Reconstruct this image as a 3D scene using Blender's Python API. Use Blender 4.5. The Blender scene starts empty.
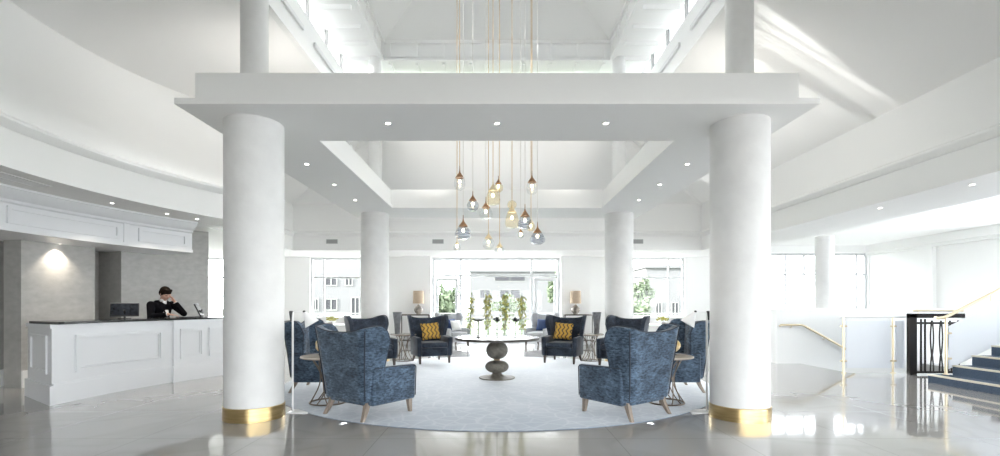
import bpy, bmesh, math, random
from mathutils import Vector, Matrix
random.seed(7)
C = bpy.context.scene.collection
PI = math.pi
rad = math.radians
EYE = 1.35

# ------------------------------------------------------------------ materials
def mat(name, col, rough=0.5, metal=0.0, spec=0.5, noise=None, bump=None, sheen=0, trans=0, emit=None, coat=0, alpha=None):
    m = bpy.data.materials.new(name); m.use_nodes = True
    nt = m.node_tree; b = nt.nodes['Principled BSDF']
    b.inputs['Base Color'].default_value = (*col, 1)
    b.inputs['Roughness'].default_value = rough
    b.inputs['Metallic'].default_value = metal
    b.inputs['Specular IOR Level'].default_value = spec
    if sheen:
        b.inputs['Sheen Weight'].default_value = sheen
        b.inputs['Sheen Roughness'].default_value = 0.4
    if trans: b.inputs['Transmission Weight'].default_value = trans
    if coat: b.inputs['Coat Weight'].default_value = coat
    if emit:
        b.inputs['Emission Color'].default_value = (*emit[0], 1)
        b.inputs['Emission Strength'].default_value = emit[1]
    tc = nt.nodes.new('ShaderNodeTexCoord')
    if noise:      # (scale, colour2, detail[, stretch])
        n = nt.nodes.new('ShaderNodeTexNoise'); n.inputs['Scale'].default_value = noise[0]
        n.inputs['Detail'].default_value = noise[2]
        r = nt.nodes.new('ShaderNodeValToRGB')
        r.color_ramp.elements[0].position = 0.35; r.color_ramp.elements[1].position = 0.65
        r.color_ramp.elements[0].color = (*col, 1); r.color_ramp.elements[1].color = (*noise[1], 1)
        if len(noise) > 3:
            mp = nt.nodes.new('ShaderNodeMapping'); mp.inputs['Scale'].default_value = noise[3]
            nt.links.new(tc.outputs['Object'], mp.inputs[0]); nt.links.new(mp.outputs[0], n.inputs['Vector'])
        else:
            nt.links.new(tc.outputs['Object'], n.inputs['Vector'])
        nt.links.new(n.outputs['Fac'], r.inputs[0]); nt.links.new(r.outputs[0], b.inputs['Base Color'])
    if bump:       # (scale, strength)
        n2 = nt.nodes.new('ShaderNodeTexNoise'); n2.inputs['Scale'].default_value = bump[0]; n2.inputs['Detail'].default_value = 4
        bp = nt.nodes.new('ShaderNodeBump'); bp.inputs['Strength'].default_value = bump[1]; bp.inputs['Distance'].default_value = 0.01
        nt.links.new(tc.outputs['Object'], n2.inputs['Vector']); nt.links.new(n2.outputs['Fac'], bp.inputs['Height'])
        nt.links.new(bp.outputs[0], b.inputs['Normal'])
    return m

def glass_mat(name, tint=(1, 1, 1), rough=0.02, refl=1.0):
    m = bpy.data.materials.new(name); m.use_nodes = True
    nt = m.node_tree; nt.nodes.clear()
    o = nt.nodes.new('ShaderNodeOutputMaterial'); mx = nt.nodes.new('ShaderNodeMixShader')
    t = nt.nodes.new('ShaderNodeBsdfTransparent'); t.inputs[0].default_value = (*tint, 1)
    g = nt.nodes.new('ShaderNodeBsdfGlossy'); g.inputs['Roughness'].default_value = rough
    f = nt.nodes.new('ShaderNodeLayerWeight'); f.inputs[0].default_value = 0.5
    pw = nt.nodes.new('ShaderNodeMath'); pw.operation = 'POWER'; pw.inputs[1].default_value = 3.5
    ml = nt.nodes.new('ShaderNodeMath'); ml.operation = 'MULTIPLY_ADD'; ml.inputs[1].default_value = 0.4 * refl; ml.inputs[2].default_value = 0.03 * refl
    nt.links.new(f.outputs['Facing'], pw.inputs[0]); nt.links.new(pw.outputs[0], ml.inputs[0]); nt.links.new(ml.outputs[0], mx.inputs[0])
    nt.links.new(t.outputs[0], mx.inputs[1]); nt.links.new(g.outputs[0], mx.inputs[2]); nt.links.new(mx.outputs[0], o.inputs[0])
    return m

def frosted_mat(name, col, pas=0.45):
    m = bpy.data.materials.new(name); m.use_nodes = True
    nt = m.node_tree; nt.nodes.clear()
    o = nt.nodes.new('ShaderNodeOutputMaterial'); mx = nt.nodes.new('ShaderNodeMixShader'); mx.inputs[0].default_value = pas
    p = nt.nodes.new('ShaderNodeBsdfPrincipled'); p.inputs['Base Color'].default_value = (*col, 1); p.inputs['Roughness'].default_value = 0.25
    t = nt.nodes.new('ShaderNodeBsdfTranslucent'); t.inputs[0].default_value = (*col, 1)
    nt.links.new(p.outputs[0], mx.inputs[1]); nt.links.new(t.outputs[0], mx.inputs[2]); nt.links.new(mx.outputs[0], o.inputs[0])
    return m

W = (0.88, 0.878, 0.865)
M = {}
M['paint'] = mat('white_paint', W, 0.55, bump=(3, 0.04))
M['ceil'] = mat('ceiling_paint', (0.88, 0.877, 0.865), 0.7)
M['trim'] = mat('trim_paint', (0.88, 0.88, 0.87), 0.4)
M['plaster'] = mat('column_plaster', (0.76, 0.757, 0.75), 0.6, noise=(4.5, (0.80, 0.798, 0.79), 6), bump=(9, 0.25))
M['brass'] = mat('brushed_brass', (0.62, 0.47, 0.24), 0.28, 1.0, noise=(3, (0.50, 0.36, 0.17), 3, (1, 1, 14)))
M['nosing'] = mat('pale_gold_nosing', (0.72, 0.66, 0.55), 0.3)
M['gold'] = mat('satin_gold', (0.76, 0.65, 0.46), 0.35, 1.0)
M['bronze'] = mat('aged_bronze', (0.30, 0.17, 0.10), 0.35, 1.0, noise=(20, (0.42, 0.25, 0.14), 3))
def velvet_mat(name, base, lo=0.45, hi=1.55):
    m = mat(name, base, 0.78, spec=0.2, sheen=0.4); nt = m.node_tree; b = nt.nodes['Principled BSDF']; L = nt.links
    tc = nt.nodes.new('ShaderNodeTexCoord'); out = None
    for sc_, st_, a, c in ((5.0, (1, 1, 1.3), 0.6, 1.4), (38.0, (0.55, 0.55, 1.5), lo, hi), (95.0, (1.6, 1.6, 0.5), 0.75, 1.25)):
        mp = nt.nodes.new('ShaderNodeMapping'); mp.inputs['Scale'].default_value = st_; L.new(tc.outputs['Object'], mp.inputs[0])
        n = nt.nodes.new('ShaderNodeTexNoise'); n.inputs['Scale'].default_value = sc_; n.inputs['Detail'].default_value = 5; L.new(mp.outputs[0], n.inputs['Vector'])
        r = nt.nodes.new('ShaderNodeMapRange'); r.inputs[1].default_value = 0.32; r.inputs[2].default_value = 0.68; r.inputs[3].default_value = a; r.inputs[4].default_value = c
        L.new(n.outputs['Fac'], r.inputs[0])
        if out is None: out = r.outputs[0]
        else:
            k = nt.nodes.new('ShaderNodeMath'); k.operation = 'MULTIPLY'; L.new(out, k.inputs[0]); L.new(r.outputs[0], k.inputs[1]); out = k.outputs[0]
    v = nt.nodes.new('ShaderNodeVectorMath'); v.operation = 'SCALE'; v.inputs[0].default_value = base; L.new(out, v.inputs['Scale']); L.new(v.outputs[0], b.inputs['Base Color'])
    return m
M['velvet'] = velvet_mat('blue_velvet', (0.066, 0.098, 0.142), 0.4, 1.6)
M['velvet2'] = velvet_mat('navy_velvet', (0.036, 0.046, 0.066), 0.7, 1.3)
M['piping'] = mat('navy_piping', (0.025, 0.033, 0.05), 0.7)
M['greyfab'] = mat('pale_grey_fabric', (0.40, 0.41, 0.43), 0.85, noise=(60, (0.50, 0.51, 0.53), 3))
M['taupefab'] = mat('taupe_fabric', (0.30, 0.275, 0.26), 0.85, noise=(40, (0.37, 0.34, 0.32), 3))
M['legwood'] = mat('limed_oak', (0.22, 0.175, 0.14), 0.45, noise=(6, (0.31, 0.25, 0.205), 6, (6, 6, 1)))
M['darkleg'] = mat('dark_walnut', (0.075, 0.055, 0.045), 0.4)
M['tabletop'] = mat('pale_stone_top', (0.46, 0.40, 0.335), 0.15, noise=(5, (0.56, 0.50, 0.44), 7))
M['marble'] = mat('white_marble', (0.75, 0.74, 0.73), 0.08, noise=(3, (0.62, 0.61, 0.60), 9))
M['rimdark'] = mat('dark_rim', (0.055, 0.045, 0.038), 0.45)
M['iron'] = mat('blackened_iron', (0.045, 0.04, 0.038), 0.4, 0.8)
M['antique'] = mat('antique_metal', (0.21, 0.17, 0.135), 0.35, 0.85)
M['bead'] = mat('ribbed_bronze_resin', (0.24, 0.22, 0.19), 0.65, 0.1, noise=(22, (0.17, 0.155, 0.13), 4))
M['white'] = mat('white_enamel', (0.86, 0.86, 0.86), 0.3)
M['deskw'] = mat('desk_white', (0.80, 0.81, 0.83), 0.35)
M['blacktop'] = mat('black_granite', (0.012, 0.012, 0.013), 0.12, noise=(80, (0.03, 0.03, 0.03), 3))
M['black'] = mat('black_plastic', (0.012, 0.012, 0.014), 0.35)
M['greyplastic'] = mat('grey_plastic', (0.45, 0.46, 0.47), 0.4)
M['screen'] = mat('dark_screen', (0.010, 0.012, 0.018), 0.08, noise=(14, (0.03, 0.035, 0.045), 2))
M['skin'] = mat('skin', (0.60, 0.36, 0.27), 0.5)
M['lip'] = mat('lip', (0.42, 0.17, 0.15), 0.45)
M['eye'] = mat('eye', (0.05, 0.035, 0.03), 0.2)
M['hair'] = mat('dark_hair', (0.007, 0.0045, 0.0035), 0.8, spec=0.08, noise=(40, (0.016, 0.010, 0.007), 4, (1, 1, 0.3)))
M['suit'] = mat('black_suit', (0.004, 0.004, 0.006), 0.9, spec=0.08)
M['shirt'] = mat('white_shirt', (0.78, 0.76, 0.75), 0.7)
M['shade'] = mat('linen_shade', (0.47, 0.36, 0.26), 0.8, noise=(60, (0.54, 0.43, 0.32), 2))
M['ceramic'] = mat('mottled_ceramic', (0.16, 0.14, 0.125), 0.25, noise=(7, (0.55, 0.49, 0.43), 5))
M['greyvase'] = mat('grey_vase', (0.16, 0.165, 0.18), 0.5, noise=(12, (0.26, 0.265, 0.28), 4))
M['leaf'] = mat('fresh_leaf', (0.12, 0.22, 0.045), 0.45, noise=(20, (0.24, 0.33, 0.07), 3))
M['petal'] = mat('yellow_green_petal', (0.36, 0.36, 0.075), 0.6, spec=0.2, noise=(25, (0.50, 0.46, 0.17), 3))
M['stem'] = mat('green_stem', (0.16, 0.20, 0.05), 0.5)
M['darkflower'] = mat('near_black_petal', (0.02, 0.022, 0.02), 0.6)
M['sprig'] = mat('dark_green_sprig', (0.03, 0.055, 0.03), 0.6)
M['snake'] = mat('snake_leaf', (0.06, 0.10, 0.04), 0.4, noise=(14, (0.20, 0.24, 0.08), 4, (1, 1, 3)))
M['pot'] = mat('white_pot', (0.75, 0.75, 0.74), 0.3)
M['goldorn'] = mat('gilded_shell', (0.62, 0.44, 0.16), 0.35, 0.35, noise=(9, (0.80, 0.72, 0.55), 4))
M['carpet'] = mat('blue_stair_carpet', (0.055, 0.085, 0.14), 0.95, noise=(90, (0.10, 0.14, 0.20), 2))
M['creamcush'] = mat('cream_cushion', (0.72, 0.71, 0.70), 0.85)
M['bluecush'] = mat('deep_blue_cushion', (0.02, 0.045, 0.13), 0.8)
M['pane'] = glass_mat('window_glass', (0.985, 0.995, 0.99))
M['pane_solar'] = glass_mat('solar_control_glass', (0.23, 0.235, 0.235))
M['pane_tint'] = glass_mat('lightly_tinted_glass', (0.74, 0.76, 0.76))
M['pane_dim'] = glass_mat('tinted_glass', (0.50, 0.515, 0.52))
M['clear'] = glass_mat('clear_glass', (0.95, 0.96, 0.96), 0.02, 1.6)
M['smoke'] = glass_mat('smoky_glass', (0.78, 0.80, 0.84), 0.03, 2.0)
M['amber'] = glass_mat('amber_glass', (0.97, 0.92, 0.80), 0.03, 1.6)
M['frost'] = frosted_mat('frosted_glass', (0.88, 0.90, 0.93), 0.45)
M['bulb'] = mat('warm_bulb', (1, 0.9, 0.7), 0.4, emit=((1, 0.78, 0.45), 9))
M['lens'] = mat('lit_lens', (1, 1, 1), 0.4, emit=((1, 0.93, 0.82), 6))
M['cable_gold'] = mat('gold_cable', (0.62, 0.42, 0.20), 0.35, 0.8)
M['cable_pale'] = mat('pale_cable', (0.72, 0.70, 0.66), 0.4)
M['grille'] = mat('vent_grey', (0.40, 0.40, 0.40), 0.5, 0.2)
M['grille2'] = mat('light_slot', (0.78, 0.78, 0.78), 0.5)
M['frame'] = mat('window_frame_white', (0.64, 0.65, 0.66), 0.4)
M['bldg'] = mat('pale_render', (0.105, 0.105, 0.108), 0.9, spec=0.1)
M['bldgwin'] = mat('building_glazing', (0.030, 0.030, 0.034), 0.6, spec=0.15)
M['foliage'] = mat('tree_foliage', (0.060, 0.078, 0.048), 0.9, spec=0.1, noise=(2.2, (0.095, 0.118, 0.075), 6))
M['trunk'] = mat('tree_bark', (0.06, 0.045, 0.035), 0.9)
M['terrace'] = mat('terrace_paving', (0.30, 0.29, 0.28), 0.7, noise=(1.2, (0.26, 0.255, 0.25), 5))
M['rail'] = mat('outdoor_rail', (0.17, 0.175, 0.165), 0.7, spec=0.2)
M['lawn'] = mat('lawn', (0.05, 0.075, 0.03), 0.9, noise=(2, (0.07, 0.10, 0.04), 4))

def floor_mat():
    m = bpy.data.materials.new('polished_marble_tiles'); m.use_nodes = True
    nt = m.node_tree; b = nt.nodes['Principled BSDF']; L = nt.links
    tc = nt.nodes.new('ShaderNodeTexCoord')
    br = nt.nodes.new('ShaderNodeTexBrick'); br.offset = 0.0
    br.inputs['Scale'].default_value = 1.0; br.inputs['Brick Width'].default_value = 1.2; br.inputs['Row Height'].default_value = 1.2
    br.inputs['Mortar Size'].default_value = 0.004; br.inputs['Mortar Smooth'].default_value = 0.2
    br.inputs['Color1'].default_value = (0.385, 0.375, 0.365, 1); br.inputs['Color2'].default_value = (0.395, 0.385, 0.375, 1); br.inputs['Mortar'].default_value = (0.28, 0.27, 0.26, 1)
    L.new(tc.outputs['Object'], br.inputs['Vector'])
    n = nt.nodes.new('ShaderNodeTexNoise'); n.inputs['Scale'].default_value = 0.7; n.inputs['Detail'].default_value = 2; n.inputs['Distortion'].default_value = 1.2
    L.new(tc.outputs['Object'], n.inputs['Vector'])
    r = nt.nodes.new('ShaderNodeValToRGB'); e = r.color_ramp.elements
    e[0].position = 0.44; e[0].color = (1, 1, 1, 1); e[1].position = 0.50; e[1].color = (0.80, 0.79, 0.78, 1)
    e2 = r.color_ramp.elements.new(0.56); e2.color = (1, 1, 1, 1)
    L.new(n.outputs['Fac'], r.inputs[0])
    mx = nt.nodes.new('ShaderNodeMix'); mx.data_type = 'RGBA'; mx.blend_type = 'MULTIPLY'; mx.inputs[0].default_value = 0.35
    L.new(br.outputs['Color'], mx.inputs[6]); L.new(r.outputs[0], mx.inputs[7]); L.new(mx.outputs[2], b.inputs['Base Color'])
    b.inputs['Roughness'].default_value = 0.07; b.inputs['Specular IOR Level'].default_value = 0.75
    b.inputs['Coat Weight'].default_value = 0.35; b.inputs['Coat Roughness'].default_value = 0.03
    return m
M['floor'] = floor_mat()

def rug_mat():
    m = bpy.data.materials.new('blue_grey_rug_pile'); m.use_nodes = True
    nt = m.node_tree; b = nt.nodes['Principled BSDF']; L = nt.links
    tc = nt.nodes.new('ShaderNodeTexCoord')
    nz = nt.nodes.new('ShaderNodeTexNoise'); nz.inputs['Scale'].default_value = 2.0; nz.inputs['Detail'].default_value = 3
    L.new(tc.outputs['Object'], nz.inputs['Vector'])
    mp = nt.nodes.new('ShaderNodeMix'); mp.data_type = 'VECTOR'; mp.inputs[0].default_value = 0.12
    L.new(tc.outputs['Object'], mp.inputs[4]); L.new(nz.outputs['Color'], mp.inputs[5])
    v = nt.nodes.new('ShaderNodeTexVoronoi'); v.feature = 'DISTANCE_TO_EDGE'; v.inputs['Scale'].default_value = 5.5
    L.new(mp.outputs[1], v.inputs['Vector'])
    r = nt.nodes.new('ShaderNodeValToRGB'); e = r.color_ramp.elements
    e[0].position = 0.01; e[0].color = (0.31, 0.35, 0.405, 1); e[1].position = 0.10; e[1].color = (0.245, 0.29, 0.355, 1)
    L.new(v.outputs['Distance'], r.inputs[0])
    n2 = nt.nodes.new('ShaderNodeTexNoise'); n2.inputs['Scale'].default_value = 1.6; n2.inputs['Detail'].default_value = 8
    L.new(tc.outputs['Object'], n2.inputs['Vector'])
    r2 = nt.nodes.new('ShaderNodeValToRGB'); r2.color_ramp.elements[0].position = 0.3; r2.color_ramp.elements[1].position = 0.7
    r2.color_ramp.elements[0].color = (0.82, 0.86, 0.92, 1); r2.color_ramp.elements[1].color = (1.15, 1.12, 1.1, 1)
    L.new(n2.outputs['Fac'], r2.inputs[0])
    mx = nt.nodes.new('ShaderNodeMix'); mx.data_type = 'RGBA'; mx.blend_type = 'MULTIPLY'; mx.inputs[0].default_value = 1
    L.new(r.outputs[0], mx.inputs[6]); L.new(r2.outputs[0], mx.inputs[7]); L.new(mx.outputs[2], b.inputs['Base Color'])
    b.inputs['Roughness'].default_value = 0.95; b.inputs['Specular IOR Level'].default_value = 0.1
    b.inputs['Sheen Weight'].default_value = 1.0; b.inputs['Sheen Roughness'].default_value = 0.35
    return m
M['rug'] = rug_mat()

def stone_wall_mat(name, c1, c2):
    m = bpy.data.materials.new(name); m.use_nodes = True
    nt = m.node_tree; b = nt.nodes['Principled BSDF']; L = nt.links
    tc = nt.nodes.new('ShaderNodeTexCoord')
    n = nt.nodes.new('ShaderNodeTexNoise'); n.inputs['Scale'].default_value = 7; n.inputs['Detail'].default_value = 9
    mp = nt.nodes.new('ShaderNodeMapping'); mp.inputs['Scale'].default_value = (1, 1, 1.7)
    L.new(tc.outputs['Object'], mp.inputs[0]); L.new(mp.outputs[0], n.inputs['Vector'])
    r = nt.nodes.new('ShaderNodeValToRGB'); r.color_ramp.elements[0].position = 0.3; r.color_ramp.elements[1].position = 0.7
    r.color_ramp.elements[0].color = (*c1, 1); r.color_ramp.elements[1].color = (*c2, 1)
    L.new(n.outputs['Fac'], r.inputs[0]); L.new(r.outputs[0], b.inputs['Base Color'])
    b.inputs['Roughness'].default_value = 0.55
    return m
M['stone'] = stone_wall_mat('grey_stone_panel', (0.385, 0.378, 0.362), (0.465, 0.457, 0.44))

def zigzag_mat():
    m = bpy.data.materials.new('mustard_zigzag_weave'); m.use_nodes = True
    nt = m.node_tree; b = nt.nodes['Principled BSDF']; L = nt.links
    tc = nt.nodes.new('ShaderNodeTexCoord'); sp = nt.nodes.new('ShaderNodeSeparateXYZ'); L.new(tc.outputs['Object'], sp.inputs[0])
    def mth(op, a, bb):
        n = nt.nodes.new('ShaderNodeMath'); n.operation = op
        for i, v in enumerate((a, bb)):
            if v is None: continue
            if isinstance(v, (int, float)): n.inputs[i].default_value = v
            else: L.new(v, n.inputs[i])
        return n.outputs[0]
    zz = mth('PINGPONG', mth('MULTIPLY', sp.outputs['Z'], 7.0), 0.5)
    u = mth('ADD', mth('MULTIPLY', sp.outputs['X'], 10.5), mth('MULTIPLY', zz, 1.1))
    f = mth('FRACT', mth('ADD', u, 20.0), None)
    g = mth('LESS_THAN', f, 0.30)
    mx = nt.nodes.new('ShaderNodeMix'); mx.data_type = 'RGBA'
    mx.inputs[6].default_value = (0.58, 0.34, 0.06, 1); mx.inputs[7].default_value = (0.06, 0.05, 0.045, 1)
    L.new(g, mx.inputs[0]); L.new(mx.outputs[2], b.inputs['Base Color']); b.inputs['Roughness'].default_value = 0.85
    return m
M['zigzag'] = zigzag_mat()

# ------------------------------------------------------------------ mesh helpers
def new(): return bmesh.new()

def obj(name, bm, m, parent=None, smooth=True, angle=38, loc=None):
    bmesh.ops.recalc_face_normals(bm, faces=bm.faces[:])
    me = bpy.data.meshes.new(name); bm.to_mesh(me); bm.free()
    if smooth:
        for p in me.polygons: p.use_smooth = True
        me.set_sharp_from_angle(angle=rad(angle))
    for mm in (m if isinstance(m, (list, tuple)) else [m]): me.materials.append(mm)
    o = bpy.data.objects.new(name, me); C.objects.link(o)
    if parent: o.parent = parent
    if loc: o.location = loc
    return o

def tag(o, label, cat, group=None):
    o['label'] = label; o['category'] = cat
    if group: o['group'] = group
    return o

def thing(name, label, cat, loc=(0, 0, 0), rz=0, group=None):
    o = bpy.data.objects.new(name, None); C.objects.link(o)
    o.empty_display_size = 0.1
    o.location = loc; o.rotation_euler = (0, 0, rz)
    return tag(o, label, cat, group)

def struct(o, label=None, cat=None):
    o['kind'] = 'structure'
    if label: o['label'] = label
    if cat: o['category'] = cat
    return o

def dup(root, loc=None, rz=None, label=None, group=None):
    def rec(o, parent):
        c = o.copy(); C.objects.link(c)
        if parent: c.parent = parent; c.matrix_parent_inverse = o.matrix_parent_inverse
        for ch in kids.get(o.name, []): rec(ch, c)
        return c
    kids = {}
    stack = [root]
    while stack:
        o = stack.pop()
        kids[o.name] = list(o.children); stack += kids[o.name]
    r = rec(root, None)
    if loc is not None: r.location = loc
    if rz is not None: r.rotation_euler = (0, 0, rz)
    if label: r['label'] = label
    if group: r['group'] = group
    return r

def box(bm, x0, x1, y0, y1, z0, z1, bev=0, seg=2):
    vs = [bm.verts.new((x, y, z)) for z in (z0, z1) for y in (y0, y1) for x in (x0, x1)]
    fs = [bm.faces.new([vs[i] for i in q]) for q in ((0, 2, 3, 1), (4, 5, 7, 6), (0, 1, 5, 4), (2, 6, 7, 3), (0, 4, 6, 2), (1, 3, 7, 5))]
    if bev:
        es = list({e for f in fs for e in f.edges})
        bmesh.ops.bevel(bm, geom=es, offset=bev, segments=seg, affect='EDGES', profile=0.5)
    return vs

def quad(bm, *pts): return bm.faces.new([bm.verts.new(p) for p in pts])

def prism(bm, pts, z0, z1):
    a = [bm.verts.new((x, y, z0)) for x, y in pts]; b = [bm.verts.new((x, y, z1)) for x, y in pts]
    n = len(pts)
    bm.faces.new(a[::-1]); bm.faces.new(b)
    for i in range(n): bm.faces.new((a[i], a[(i + 1) % n], b[(i + 1) % n], b[i]))

def lathe(bm, prof, seg=32, c=(0, 0, 0), cap=True):
    rings = []
    for r, z in prof:
        if r < 1e-6: rings.append([bm.verts.new((c[0], c[1], c[2] + z))])
        else: rings.append([bm.verts.new((c[0] + r * math.cos(2 * PI * k / seg), c[1] + r * math.sin(2 * PI * k / seg), c[2] + z)) for k in range(seg)])
    for a, b in zip(rings, rings[1:]):
        for k in range(seg):
            k2 = (k + 1) % seg
            if len(a) == 1 and len(b) == 1: continue
            if len(a) == 1: bm.faces.new((a[0], b[k2], b[k]))
            elif len(b) == 1: bm.faces.new((a[k], a[k2], b[0]))
            else: bm.faces.new((a[k], a[k2], b[k2], b[k]))
    if cap:
        if len(rings[0]) > 1: bm.faces.new(rings[0][::-1])
        if len(rings[-1]) > 1: bm.faces.new(rings[-1])

def tube(bm, pts, r, seg=8, closed=False):
    pts = [Vector(p) for p in pts]; n = len(pts); rings = []
    rs = r if isinstance(r, (list, tuple)) else [r] * n
    prev = None
    for i, p in enumerate(pts):
        if closed: t = (pts[(i + 1) % n] - pts[i - 1]).normalized()
        else: t = (pts[min(i + 1, n - 1)] - pts[max(i - 1, 0)]).normalized()
        if prev is None:
            a = Vector((0, 0, 1)) if abs(t.z) < 0.9 else Vector((1, 0, 0))
            u = t.cross(a).normalized()
        else:
            u = (prev - t * prev.dot(t)).normalized()
        prev = u; v = t.cross(u)
        rings.append([bm.verts.new(p + (u * math.cos(2 * PI * k / seg) + v * math.sin(2 * PI * k / seg)) * rs[i]) for k in range(seg)])
    m = n if closed else n - 1
    for i in range(m):
        a, b = rings[i], rings[(i + 1) % n]
        for k in range(seg): bm.faces.new((a[k], a[(k + 1) % seg], b[(k + 1) % seg], b[k]))
    if not closed: bm.faces.new(rings[0][::-1]); bm.faces.new(rings[-1])

def ellipsoid(bm, c, rx, ry, rz, u=16, v=10, mtx=None):
    r = bmesh.ops.create_uvsphere(bm, u_segments=u, v_segments=v, radius=1)
    for w in r['verts']:
        p = Vector((w.co.x * rx, w.co.y * ry, w.co.z * rz))
        if mtx: p = mtx @ p
        w.co = p + Vector(c)
    return r['verts']

AC = (0.0, 6.4)                                  # centre of the curved reception arcs
def arc(r, th, z):
    t = rad(th); return (AC[0] - r * math.cos(t), AC[1] + r * math.sin(t), z)

def arc_box(bm, r0, r1, t0, t1, z0, z1, n=24, t0b=None):
    rows = []
    for i in range(n + 1):
        t = t0 + (t1 - t0) * i / n; u = t if t0b is None else t0b + (t1 - t0b) * i / n
        rows.append([bm.verts.new(arc(r0, t, z0)), bm.verts.new(arc(r1, u, z0)), bm.verts.new(arc(r1, u, z1)), bm.verts.new(arc(r0, t, z1))])
    for a, b in zip(rows, rows[1:]):
        for k in range(4): bm.faces.new((a[k], b[k], b[(k + 1) % 4], a[(k + 1) % 4]))
    bm.faces.new(rows[0]); bm.faces.new(rows[-1][::-1])

def ev_mesh(o, mname=None):
    """bake an object's modifiers into its mesh"""
    dg = bpy.context.evaluated_depsgraph_get(); dg.update()
    me = bpy.data.meshes.new_from_object(o.evaluated_get(dg))
    old = o.data; o.modifiers.clear(); o.data = me; me.name = old.name
    return o

# ------------------------------------------------------------------ setting: floor, walls, ceilings
bm = new()
xs = [-12.2, 7.0, 9.8, 13.2]; ys = [-5.0, 9.45, 10.98, 16.8]
for i in range(3):
    for j in range(3):
        if (i, j) == (1, 1): continue
        box(bm, xs[i], xs[i + 1], ys[j], ys[j + 1], -0.25, 0)
bmesh.ops.remove_doubles(bm, verts=bm.verts[:], dist=1e-4)
struct(obj('floor', bm, M['floor'], smooth=False))

LOWZ = EYE + 1.67
FZ = EYE + 3.06                                   # top of the fascia where the roof starts
XR, YB, YF = 6.2, 14.4, 1.6
CURB, LZ = 3.2, EYE + 4.24
LYC = 8.7
SL = (LZ - FZ) / (XR - CURB)

# hipped ceiling up to the lantern
bm = new()
o4 = [(-XR, YF, FZ), (XR, YF, FZ), (XR, YB, FZ), (-XR, YB, FZ)]
i4 = [(-CURB, LYC - CURB, LZ), (CURB, LYC - CURB, LZ), (CURB, LYC + CURB, LZ), (-CURB, LYC + CURB, LZ)]
for k in range(3):
    quad(bm, o4[k], o4[(k + 1) % 4], i4[(k + 1) % 4], i4[k])
def roof_l(x): return EYE + 3.70 + (EYE + 4.24 - EYE - 3.70) * (5.9 + x) / 2.7
YT = 10.2                                          # the reception side is roofed a little higher, up to this line
quad(bm, (-XR, YF, roof_l(-XR)), (-XR, YT, roof_l(-XR)), (-CURB, YT, LZ), (-CURB, LYC - CURB, LZ))
quad(bm, (-XR, YF, FZ), (-XR, YF, roof_l(-XR)), (-CURB, LYC - CURB, LZ))
quad(bm, (-XR, YT, roof_l(-XR)), (-XR, YT, FZ), (-CURB, YT, LZ))
quad(bm, (-XR, YT, FZ), (-XR, YB, FZ), (-CURB, LYC + CURB, LZ), (-CURB, YT, LZ))
struct(obj('ceiling', bm, M['ceil'], smooth=False))

bm = new()
for a, b in ((o4[2], i4[2]), (o4[3], i4[3])):
    a, b = Vector(a), Vector(b); tube(bm, [a - Vector((0, 0, 0.02)), b - Vector((0, 0, 0.02))], 0.06, 4)
struct(obj('trim_8', bm, M['trim'], smooth=False))

def sq_ring(bm, h0, h1, z0, z1, cx=0, cy=LYC):
    """square ring between half widths h0 > h1"""
    if h0 < h1: h0, h1 = h1, h0
    box(bm, cx - h0, cx + h0, cy - h0, cy - h1, z0, z1); box(bm, cx - h0, cx + h0, cy + h1, cy + h0, z0, z1)
    box(bm, cx - h0, cx - h1, cy - h1, cy + h1, z0, z1); box(bm, cx + h1, cx + h0, cy - h1, cy + h1, z0, z1)

# lantern: curb, sill, glazed band, ribbed soffit, panelled fascia, hipped top
WH = 3.6
Zsill, Zw0, Zw1 = EYE + 4.45, EYE + 5.48, EYE + 5.95
SOF, INN = EYE + 5.90, 2.75
bm = new()
sq_ring(bm, CURB + 0.12, CURB, LZ - 0.02, Zsill - 0.08)
sq_ring(bm, WH + 0.14, CURB, Zsill - 0.08, Zsill)
sq_ring(bm, WH + 0.14, WH, Zsill, Zw0)
struct(obj('wall_lantern', bm, M['trim'], smooth=False))
bm = new()
for s in (-1, 1):                                 # slotted vents below the glazed band
    for k in range(4):
        y = LYC - 2.9 + k * 1.75
        box(bm, s * (WH - 0.03) - 0.02, s * (WH - 0.03) + 0.02, y, y + 1.2, Zw0 - 0.42, Zw0 - 0.34)
struct(obj('trim_1', bm, M['grille2'], smooth=False))
bm = new()
sq_ring(bm, WH + 0.3, INN, SOF, SOF + 0.08)
sq_ring(bm, INN + 0.08, INN, SOF - 0.02, EYE + 6.34)
sq_ring(bm, INN, INN - 0.06, EYE + 6.28, EYE + 6.36)
sq_ring(bm, INN, INN - 0.03, SOF - 0.02, SOF + 0.05)
struct(obj('ceiling_lantern', bm, M['trim'], smooth=False))
bm = new()
n = 9
for k in range(n):                                # ribs under the soffit, panel beads on the fascia
    y = LYC - INN + 0.15 + (2 * INN - 0.3) * k / (n - 1)
    for s in (-1, 1):
        box(bm, s * (INN + 0.12) if s > 0 else -WH, WH if s > 0 else -(INN + 0.12), y - 0.03, y + 0.03, SOF - 0.09, SOF)
        box(bm, s * INN - 0.04, s * INN + 0.04, y - 0.03, y + 0.03, SOF + 0.05, EYE + 6.28)
        box(bm, y - LYC - 0.03, y - LYC + 0.03, LYC + s * INN - 0.04, LYC + s * INN + 0.04, SOF + 0.05, EYE + 6.28)
        box(bm, y - LYC - 0.035, y - LYC + 0.035, LYC + (INN + 0.12 if s > 0 else -WH), LYC + (WH if s > 0 else -(INN + 0.12)), SOF - 0.04, SOF)
struct(obj('trim_2', bm, M['trim'], smooth=False))
bm = new()
a4 = [(-INN, LYC - INN), (INN, LYC - INN), (INN, LYC + INN), (-INN, LYC + INN)]; t_ = 0.75
b4 = [(-t_, LYC - t_), (t_, LYC - t_), (t_, LYC + t_), (-t_, LYC + t_)]
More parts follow.
